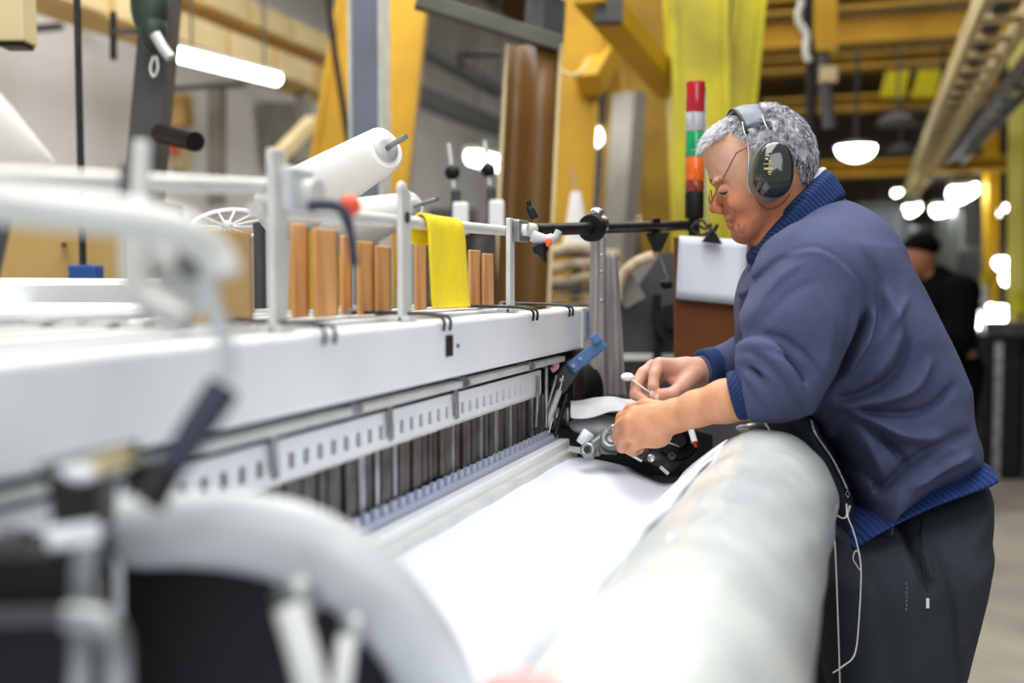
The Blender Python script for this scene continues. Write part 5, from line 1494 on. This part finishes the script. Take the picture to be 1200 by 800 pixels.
# ------------------------------------------------------------------ sweater
S = Field((px(200), px(-262), -.34), (px(575), px(178), .30), .0036)
torso = [(886,302),(898,285),(925,262),(955,236),(978,231),(997,243),(1013,256),(1036,285),(1057,325),(1080,369),(1103,412),(1119,449),(1137,486),(1153,514),(1157,540),(1154,556),(1120,574),(1087,590),(1055,604),(1030,615),(1006,622),
         (994,586),(985,560),(972,533),(957,508),(946,490),(925,480),(895,455),(874,425),(868,390),(867,355),(871,330),(877,314)]
def torsoW(x, y):
    v = 400-y/D0*FPX; u = 600+x/D0*FPX
    w_ = np.where(v < 300, .205-.09*np.clip((300-v)/60, 0, 1)**1.0, .205)
    return w_-.026*np.clip((v-400)/100, 0, 1)
def torsoR(x, y):
    v = 400-y/D0*FPX; u = 600+x/D0*FPX
    return .135-.085*np.clip((v-470)/40, 0, 1)*np.clip((1060-u)/50, 0, 1)
S.inflate([L(p_[0], p_[1], -.075*float(np.clip((p_[1]-450)/60, 0, 1)*(p_[0] > 1040))) for p_ in crv(torso, 4, True)], torsoW, torsoR, 2.35, k=0)
S.chain([L(985,300,-.09), L(952,330,-.165), L(936,385,-.185), L(930,425,-.198)], [.085,.088,.083,.068], .03)
S.chain([L(938,425,-.200), L(924,448,-.204), L(906,456,-.199), L(890,460,-.193)], [.066,.056,.050,.0455], .012)
S.chain([L(985,300,.09), L(950,335,.165), L(915,405,.165)], [.08,.08,.062], .03)
S.chain([L(915,405,.165), L(875,424,.12), L(836,432,.065)], [.060,.047,.038], .015)
# rolled folds at the elbow
def roll(pts, r, k=.006):
    S.chain([L(*p_) for p_ in crv(pts, 4)], [r]*200, k)
roll([(872,420,-.205),(883,420,-.236),(901,432,-.258),(916,450,-.264),(928,468,-.254),(934,483,-.220)], .0105, .005)
roll([(870,408,-.200),(888,404,-.244),(908,414,-.270),(926,434,-.276),(941,460,-.262),(948,478,-.225)], .0110, .006)
roll([(872,430,-.190),(880,440,-.228),(892,454,-.246),(906,470,-.246),(922,482,-.228)], .0095, .005)
roll([(900,444,-.252),(908,458,-.258),(922,470,-.256)], .007, .004)
S.cap(L(880,424,-.200), L(908,446,-.228), .024, .024, k=.012)
def CR(pts, amp, sig): S.fold(pts, amp*1.8, sig*.85)
mm = .001
CR([(915,298),(940,294),(962,304),(984,324),(1000,346),(1005,366),(1001,385)], -2.4*mm, 2.4*mm)
CR([(918,302),(942,299),(962,310),(982,330),(996,350)], 2.2*mm, 4*mm)
CR([(1003,372),(998,392),(988,415),(975,440),(965,462),(960,480)], -17*mm, 8*mm)
CR([(1016,366),(1010,390),(998,412),(985,440)], 8*mm, 7*mm)
CR([(880,408),(900,417),(918,438),(930,462)], -3.6*mm, 4*mm)
CR([(873,422),(888,432),(903,450),(915,466),(930,478)], -3.4*mm, 4*mm)
CR([(880,390),(905,398),(930,420),(948,450)], -3*mm, 4*mm)
CR([(872,352),(884,332),(900,312),(915,303)], -4*mm, 4*mm)
CR([(870,375),(888,345),(905,325),(925,312)], 3.5*mm, 5*mm)
CR([(872,392),(895,365),(915,345),(935,335)], -3*mm, 6*mm)
CR([(1000,300),(1020,330),(1025,365),(1012,395)], -4*mm, 8*mm)
CR([(1035,345),(1045,385),(1030,425),(1000,455)], 5*mm, 9*mm)
CR([(1058,400),(1050,432),(1025,455),(990,470)], -6*mm, 7*mm)
CR([(1085,425),(1065,455),(1030,470),(990,478)], 6*mm, 7*mm)
CR([(1118,452),(1085,480),(1040,485),(1000,480)], -5*mm, 6*mm)
CR([(1000,488),(1020,500),(1045,520),(1066,545)], -4*mm, 6*mm)
CR([(985,470),(1020,492),(1060,510),(1110,515)], 6*mm, 8*mm)
CR([(1145,510),(1105,520),(1070,545),(1040,580)], -5*mm, 8*mm)
CR([(1010,500),(1022,530),(1030,560),(1036,590)], 3*mm, 9*mm)
CR([(1145,535),(1110,550),(1075,570)], 5*mm, 6*mm)
CR([(1000,500),(1015,540),(1040,575)], -5*mm, 6*mm)
CR([(940,345),(955,380),(950,420),(940,450)], 3*mm, 9*mm)
CR([(975,350),(980,385),(970,420)], -3*mm, 7*mm)
CR([(1060,350),(1035,380),(1020,410)], 3*mm, 6*mm)
sl, X, Y, Z = S.reg(S.lo, np.array([a_[-1] for a_ in S.ax]))
S.F[sl] += .0012*np.sin(X*38+4*np.sin(Y*11+Z*9))*np.sin(Y*45+3*np.sin(X*17))
V, Q = S.mesh(); V = soften(V, Q, 2, .5)
soft_obj('sweater', V, Q, M['sweater'], MAN)
FRONT = [V]
def onto(u, v, lift=.002):
    # the point of the clothing that shows at this place, lifted a little
    best = .2
    for A in FRONT:
        uu = A[:, 0]/(D0+A[:, 2])*FPX+600; vv = 400-A[:, 1]/(D0+A[:, 2])*FPX
        m_ = (np.abs(uu-u) < 2.6) & (np.abs(vv-v) < 2.6)
        if m_.any(): best = min(best, A[m_, 2].min())
    return Lw(u, v, best-lift)

def rib_mat(name, c1, c2, axis_vec, scale):
    m = mat(name, c1, .9)
    nt = m.node_tree; b = nt.nodes['Principled BSDF']
    tc = nt.nodes.new('ShaderNodeTexCoord'); vm = nt.nodes.new('ShaderNodeVectorMath'); vm.operation = 'DOT_PRODUCT'
    vm.inputs[1].default_value = axis_vec
    nt.links.new(tc.outputs['Object'], vm.inputs[0])
    ml = nt.nodes.new('ShaderNodeMath'); ml.operation = 'MULTIPLY'; ml.inputs[1].default_value = scale
    nt.links.new(vm.outputs['Value'], ml.inputs[0])
    sn = nt.nodes.new('ShaderNodeMath'); sn.operation = 'SINE'; nt.links.new(ml.outputs[0], sn.inputs[0])
    r = nt.nodes.new('ShaderNodeMapRange'); r.inputs[1].default_value = -1; nt.links.new(sn.outputs[0], r.inputs[0])
    mx = nt.nodes.new('ShaderNodeMix'); mx.data_type = 'RGBA'; mx.inputs[6].default_value = (*c1, 1); mx.inputs[7].default_value = (*c2, 1)
    nt.links.new(r.outputs[0], mx.inputs[0]); nt.links.new(mx.outputs[2], b.inputs['Base Color'])
    bp = nt.nodes.new('ShaderNodeBump'); bp.inputs['Strength'].default_value = .8; bp.inputs['Distance'].default_value = .002
    nt.links.new(r.outputs[0], bp.inputs['Height']); nt.links.new(bp.outputs['Normal'], b.inputs['Normal'])
    return m
def axis3(x, y, z=0):
    a = RV*x+UV*y+FV*z; a.normalize(); return tuple(a)
def slab(name, pxs, W, R_, p, m, h=.0028, zc=0.0, it=1, folds=(), w=0.0):
    P2 = np.array(poly(pxs, 5, w)); lo, hi = P2.min(0), P2.max(0); Wm = .26 if callable(W) else W
    G = Field((lo[0]-.012, lo[1]-.012, -Wm-.02), (hi[0]+.012, hi[1]+.012, Wm+.02), h)
    G.inflate(P2, W, R_, p, zc=zc, k=0)
    for f_ in folds: G.fold(*f_)
    V, Q = G.mesh(); V = soften(V, Q, it, .5); FRONT.append(V)
    return soft_obj(name, V, Q, m, MAN)
# collar : axis along the neck opening
cc = L(930,256)[:2]; ca_ = (L(972,212)[:2]-L(882,302)[:2]); Lc = np.linalg.norm(ca_)/2; ca_ = ca_/np.linalg.norm(ca_)
def colW(x, y):
    s_ = ((x-cc[0])*ca_[0]+(y-cc[1])*ca_[1])/(Lc*1.06)
    return .034+.060*np.sqrt(np.clip(1-s_**2, 0, 1))
collar_px = [(876,300),(885,286),(893,272),(903,256),(918,238),(936,221),(950,208),(963,203),(971,211),(981,234),(968,247),(946,262),(925,280),(906,299),(895,312),(884,313)]
slab('collar', collar_px, colW, .016, 2.6, rib_mat('collar_rib', s2l(28,58,116), s2l(16,36,80), axis3(1, .95), 900), .0022,
     folds=[([(885,300),(908,272),(935,246),(962,222)], -.003, .0022)])
slab('shirt_collar', [(936,222),(944,210),(955,199),(962,204),(952,213),(941,226)], lambda x, y: .055+0*x, .008, 2.5, M['white_cloth'], .0022)
# hem band and the lining at the open front
hem_px = [(990,652),(985,636),(1001,610),(1020,600),(1036,592),(1060,580),(1087,567),(1120,554),(1150,538),(1158,540),(1165,556),(1164,566),(1150,575),(1120,586),(1087,598),(1060,610),(1036,622),(1012,636),(998,645)]
slab('hem_band', hem_px, .188, .045, 2.4, rib_mat('hem_rib', s2l(26,60,124), s2l(18,44,96), axis3(1, .45), 700), .003, w=-.105,
     folds=[([(1002,628),(1040,606),(1087,580),(1145,560)], .003, .006), ([(1045,618),(1065,600),(1087,585)], -.003, .003)])
lin_px = [(900,486),(925,480),(946,486),(955,505),(972,534),(985,560),(994,590),(998,620),(992,652),(975,660),(962,640),(950,600),(935,560),(915,520)]
slab('lining', lin_px, .115, .06, 2.3, M['dark_lining'], .0035)
# rolled cuff
c0 = L(872,462,-.185); e_ = L(858,464,-.178)
def ring_tube(name, ctr, nrm_, R1, R2, r, m, tw=0.0, up=None):
    nrm_ = np.array(nrm_)/np.linalg.norm(nrm_); a = np.cross(nrm_, [0, 0, 1]); a /= np.linalg.norm(a); b = np.cross(nrm_, a)
    pts = [Vector(to_world((ctr+a*R1*math.cos(q)+b*R2*math.sin(q))[None])[0]) for q in [2*math.pi*i/36 for i in range(36)]]
    return MB().tube(pts, r, n=12, closed=True).build(name, m, MAN)
cuffm = rib_mat('cuff_rib', s2l(22,48,98), s2l(16,36,78), axis3(.75, -.55), 1100)
cd = L(884,492,-.19)-L(862,440,-.19)
G = Field((.285, -.150, -.265), (.440, -.010, -.10), .0022)
cn = np.array([-.91, -.25, .28]); cn /= np.linalg.norm(cn)
for q, r1, r2 in ((L(873,461,-.186), .0425, .0415), ):
    G.cap(q-cn*.030, q+cn*.006, .045, .0400, k=.004)
    def cutp(X, Y, Z): return (X-(q+cn*.020)[0])*cn[0]+(Y-(q+cn*.020)[1])*cn[1]+(Z-(q+cn*.020)[2])*cn[2]
    G.F = np.maximum(G.F, cutp(*G.reg(G.lo, np.array([a_[-1] for a_ in G.ax]))[1:]))
V, Q = G.mesh(); V = soften(V, Q, 2, .5); soft_obj('cuff', V, Q, cuffm, MAN)
# far cuff
MB().lathe(Lw(838,431,.067), Lw(816,434,.045)-Lw(838,431,.067), [(0,.036),(.006,.0385),(.026,.037),(.031,.033),(.031,.028)], 28).build('cuff', M['navy_rib'], MAN)
# zip along the open front
zp = crv([(949,492),(953,506),(962,520),(973,536),(983,555),(991,573)], 5)
rows = []
for i, p_ in enumerate(zp):
    c_ = onto(p_[0]+1.5, p_[1], .003)
    rows.append([c_-RV*.0020+UV*.0006, c_-FH*.0012, c_+RV*.0020-UV*.0006])
MB().sheet(rows, .0022).build('zip', mat('zip_teeth', s2l(206,208,212), .35, .4, s2l(160,162,166), 300), MAN)
zq = onto(993, 574, .004)
MB().tube([zq, zq+RV*.004-UV*.006, zq+RV*.001-UV*.012, zq-RV*.003-UV*.007, zq], .0012, n=8).build('zip_pull', M['chrome'], MAN)
zq = onto(996, 592, .004)
MB().bar(zq, zq-RV*.006-UV*.018, .004, .002, FH).build('drawstring_end', M['cast_grey'], MAN)

# ------------------------------------------------------------------ trousers and shoes
T = Field((px(335), px(-792), -.22), (px(580), px(-160), .22), .0050)
hip = [(962,600),(1000,612),(1087,588),(1150,560),(1165,575),(1168,600),(1166,630),(1156,675),(1146,720),(1136,760),(1120,800),(1050,830),(990,810),(972,740),(962,660)]
T.inflate(poly(hip, 4, -.075), .166, .10, 2.3, k=0)
for s_ in (-1, 1):
    o_ = 0 if s_ < 0 else 14
    lg = [(968,660),(1040,640),(1150,640),(1158,680),(1144,740),(1129,800),(1121,860),(1116,930),(1108,1020),(1102,1100),(1098,1178),(1030,1180),(1018,1100),(1012,1020),(1002,930),(984,850),(974,780),(968,720)]
    T.inflate(poly([(a_+o_*.3*(b_ > 850), b_) for a_, b_ in lg], 3, -.115), lambda x, y: .098-.02*np.clip((-y-.6)/.5, 0, 1), .085, 2.3, zc=.088*s_, k=.02)
T.fold([(1104,640),(1114,690),(1124,740),(1132,800)], .006, .008)
T.fold([(1090,620),(1104,670),(1112,730),(1118,800)], -.006, .007)
T.fold([(1083,600),(1079,625),(1079,655),(1086,692)], -.016, .0045)
T.fold([(1089,602),(1094,630),(1092,660),(1087,692)], .005, .0035)
T.fold([(1010,650),(1030,700),(1040,760),(1045,830)], -.005, .010)
T.fold([(1060,640),(1066,700),(1070,800)], .004, .012)
T.fold([(990,1120),(1060,1130),(1100,1120)], -.006, .006)
V, Q = T.mesh(); V = soften(V, Q, 2, .5)
soft_obj('trousers', V, Q, M['trousers'], MAN)
FRONT[:] = [V]
MB().tube([onto(*q) for q in ((1083,604),(1080,625),(1080,655),(1086,690))], .0016, n=6).build('pocket_edge', M['dark_lining'], MAN)
zq = onto(1087, 701, .003)
MB().bar(zq, zq-UV*.015, .0045, .002, FH).build('white_zip_tab', M['white_cloth'], MAN)
# small raised lettering marks down the thigh
mb = MB()
for i in range(7):
    mb.obox(onto(1062+(i % 2)*.6, 684+i*5, .0005), RV*.0014, FH*.0008, UV*.0020)
mb.build('thigh_print', mat('grey_print', s2l(92,96,104), .7), MAN)
for s_ in (-1, 1):
    c = Lw(1050, 1195, .088*s_); c.z = 0
    SG = Field((-.20, -.005, -.055), (.11, .12, .055), .004)
    SG.cap((-.12,.035,0), (.04,.040,0), .036, .036, k=.02); SG.cap((-.15,.030,0), (-.12,.034,0), .030, .034, k=.02); SG.cap((.03,.05,0), (.03,.095,0), .04, .038, k=.02)
    SG.F = np.maximum(SG.F, -SG.ax[1][None, :, None]+.006)
    V, Q = SG.mesh(); V = soften(V, Q, 1)
    Wd = [c+RV*v_[0]+Vector((0,0,1))*v_[1]+FH*v_[2] for v_ in V]
    mb = MB().add(Wd, [tuple(reversed(f)) for f in Q.tolist()], True); mb.build('shoe', M['shoe'], MAN)
    so = MB().prism([c+RV*x+FH*y for x, y in ((-.18,-.02),(-.165,-.04),(-.06,-.042),(.06,-.036),(.075,0),(.06,.036),(-.06,.042),(-.165,.04),(-.18,.02))], (0,0,.012)).build('sole', M['black_plastic'], MAN)

# the small brush tool held in the far hand
t = thing('small_brush', 'tiny white-tipped tool held between finger and thumb', 'tool', Lw(759,457,.01))
MB().cyl(Lw(738,443,.012), Lw(766,463,-.008), .0016, n=10).build('shaft', M['pale_metal'], t)
MB().sph(Lw(735.5,441.5,.014), .0105, 1.15, .8, .72, ax=(RV, FH, UV)).build('bristle_head', M['yarn_white'], t)

# loose threads hanging past the roll end
def thread(label, pts, r=.0007):
    tag(MB().tube([Vector(p_) for p_ in crv([tuple(P(*p_)) for p_ in pts], 8)], r, n=5).build('loose_thread', M['yarn_white']), label, 'thread')
thread('straight white thread hanging between the roll and the dark trousers', [(976,598,1.60),(979,650,1.60),(981,700,1.60),(983,760,1.60),(985,830,1.60)], .0009)
thread('curling white thread hanging from the zip beside the roll', [(992,590,1.66),(993,604,1.65),(1000,622,1.65),(1006,645,1.65),(1009,670,1.65),(1007,720,1.65),(1002,765,1.64),(988,780,1.62),(976,788,1.61)], .0010)
thread('short forked thread beside the sweater hem', [(1008,668,1.65),(1000,655,1.65),(1003,645,1.65),(1008,650,1.65)], .0007)
thread('thread loop joining the zip end to the roll edge', [(976,588,1.62),(980,602,1.62),(988,607,1.63),(994,604,1.64)], .0008)
# ------------------------------------------------------------------ the two dark figures down the aisle
def far_person(label, u, vtop, D, coat, facing, cap_m, H=1.66):
    c = P(u, vtop, D); base = Vector((c.x, c.y, 0)); ztop = c.z
    t = thing('person', label, 'person', base)
    k = ztop/1.62
    # local frame: x = facing, y = up, z = side
    fx = Vector(facing).normalized(); fz = fx.cross(Vector((0,0,1)))
    def put(F_, name, m):
        V, Q = F_.mesh(); V = soften(V, Q, 1)
        Wd = [base+fx*(v_[0]*k)+Vector((0,0,v_[1]*k))+fz*(v_[2]*k) for v_ in V]
        fs = Q.tolist()
        return MB().add(Wd, fs, True).build(name, m, t)
    Bd = Field((-.45,-.0,-.35), (.75,1.75,.35), .013)
    Bd.ell((.22,1.49,0), (.095,.12,.078), k=.02); Bd.cap((.15,1.38,0),(.06,1.28,0), .055,.06)
    Bd.ell((.315,1.475,0), (.02,.02,.015), k=.015)
    Bd.cap((.03,1.2,0),(-.02,.9,0), .12,.13,k=.05)
    for s_ in (-1, 1):
        Bd.chain([(.05,1.28,.17*s_),(.10,1.02,.23*s_),(.36,.98,.15*s_),(.46,1.0,.10*s_)], [.06,.05,.038,.03], .02)
        Bd.cap((.46,1.0,.10*s_),(.53,1.0,.09*s_), .035,.03)
        for f_ in range(4): Bd.chain([(.52,1.02-.022*f_,.09*s_),(.58,1.01-.022*f_,.085*s_),(.60,.985-.02*f_,.075*s_)], [.011,.010,.009], .004)
        Bd.chain([(.50,1.03,.08*s_),(.54,1.055,.07*s_)], [.013,.011], .006)
        Bd.chain([(-.02,.88,.09*s_),(.0,.48,.10*s_),(-.02,.1,.10*s_)], [.09,.065,.045], .02)
        Bd.cap((-.02,.05,.10*s_),(.12,.035,.11*s_), .04,.033)
    put(Bd, 'body', mat('far_skin', s2l(150,96,72), .6))
    Ct = Field((-.45,.5,-.40), (.6,1.6,.40), .014)
    Ct.cap((.07,1.22,0),(.02,.80,0), .175,.18,k=.05); Ct.cap((.02,.8,0),(.03,.66,0), .18,.18,k=.04); Ct.ell((.02,1.27,0), (.16,.12,.24), k=.05); Ct.cap((.10,1.36,0),(.06,1.3,0), .085,.11,k=.03)
    for s_ in (-1, 1):
        Ct.chain([(.04,1.28,.19*s_),(.08,1.02,.25*s_),(.36,.98,.16*s_)], [.10,.085,.055], .03)
    put(Ct, 'coat', coat)
    Tr = Field((-.3,-.0,-.3), (.3,.95,.3), .014)
    for s_ in (-1, 1): Tr.chain([(-.03,.8,.09*s_),(-.0,.48,.11*s_),(-.02,.08,.11*s_)], [.125,.09,.075], .03)
    put(Tr, 'trousers', coat)
    for s_ in (-1, 1):
        Sh = Field((-.2,-.01,-.3), (.3,.2,.3), .011)
        Sh.cap((-.03,.05,.11*s_),(.16,.045,.12*s_), .058,.048,k=.02); Sh.cap((-.03,.06,.11*s_),(-.02,.13,.11*s_), .055,.055,k=.02)
        put(Sh, 'shoe', M['shoe'])
    Cp = Field((.0,1.35,-.2), (.45,1.75,.2), .010)
    Cp.ell((.205,1.555,0), (.115,.075,.095), k=.01); Cp.ell((.31,1.535,0), (.07,.012,.06), k=.01)
    Cp.F = np.maximum(Cp.F, 1.515-.25*(.2-Cp.ax[0][:, None, None])*1.0-Cp.ax[1][None, :, None])
    put(Cp, 'cap', cap_m)
    return t
blackc = mat('black_coat', s2l(9,8,9), .95); blackc.node_tree.nodes['Principled BSDF'].inputs['Specular IOR Level'].default_value = .08
far_person('person in black coat and cap bending over a machine down the aisle', 1118, 276, 6.3, blackc, tuple(-RV*.95-FH*.1), blackc)
far_person('second person in black, mostly hidden behind the capped one', 1074, 297, 7.3, blackc, tuple(RV*.5+FH*.8), mat('dark_cap', s2l(26,26,28), .9))
print('objects', len(bpy.data.objects))
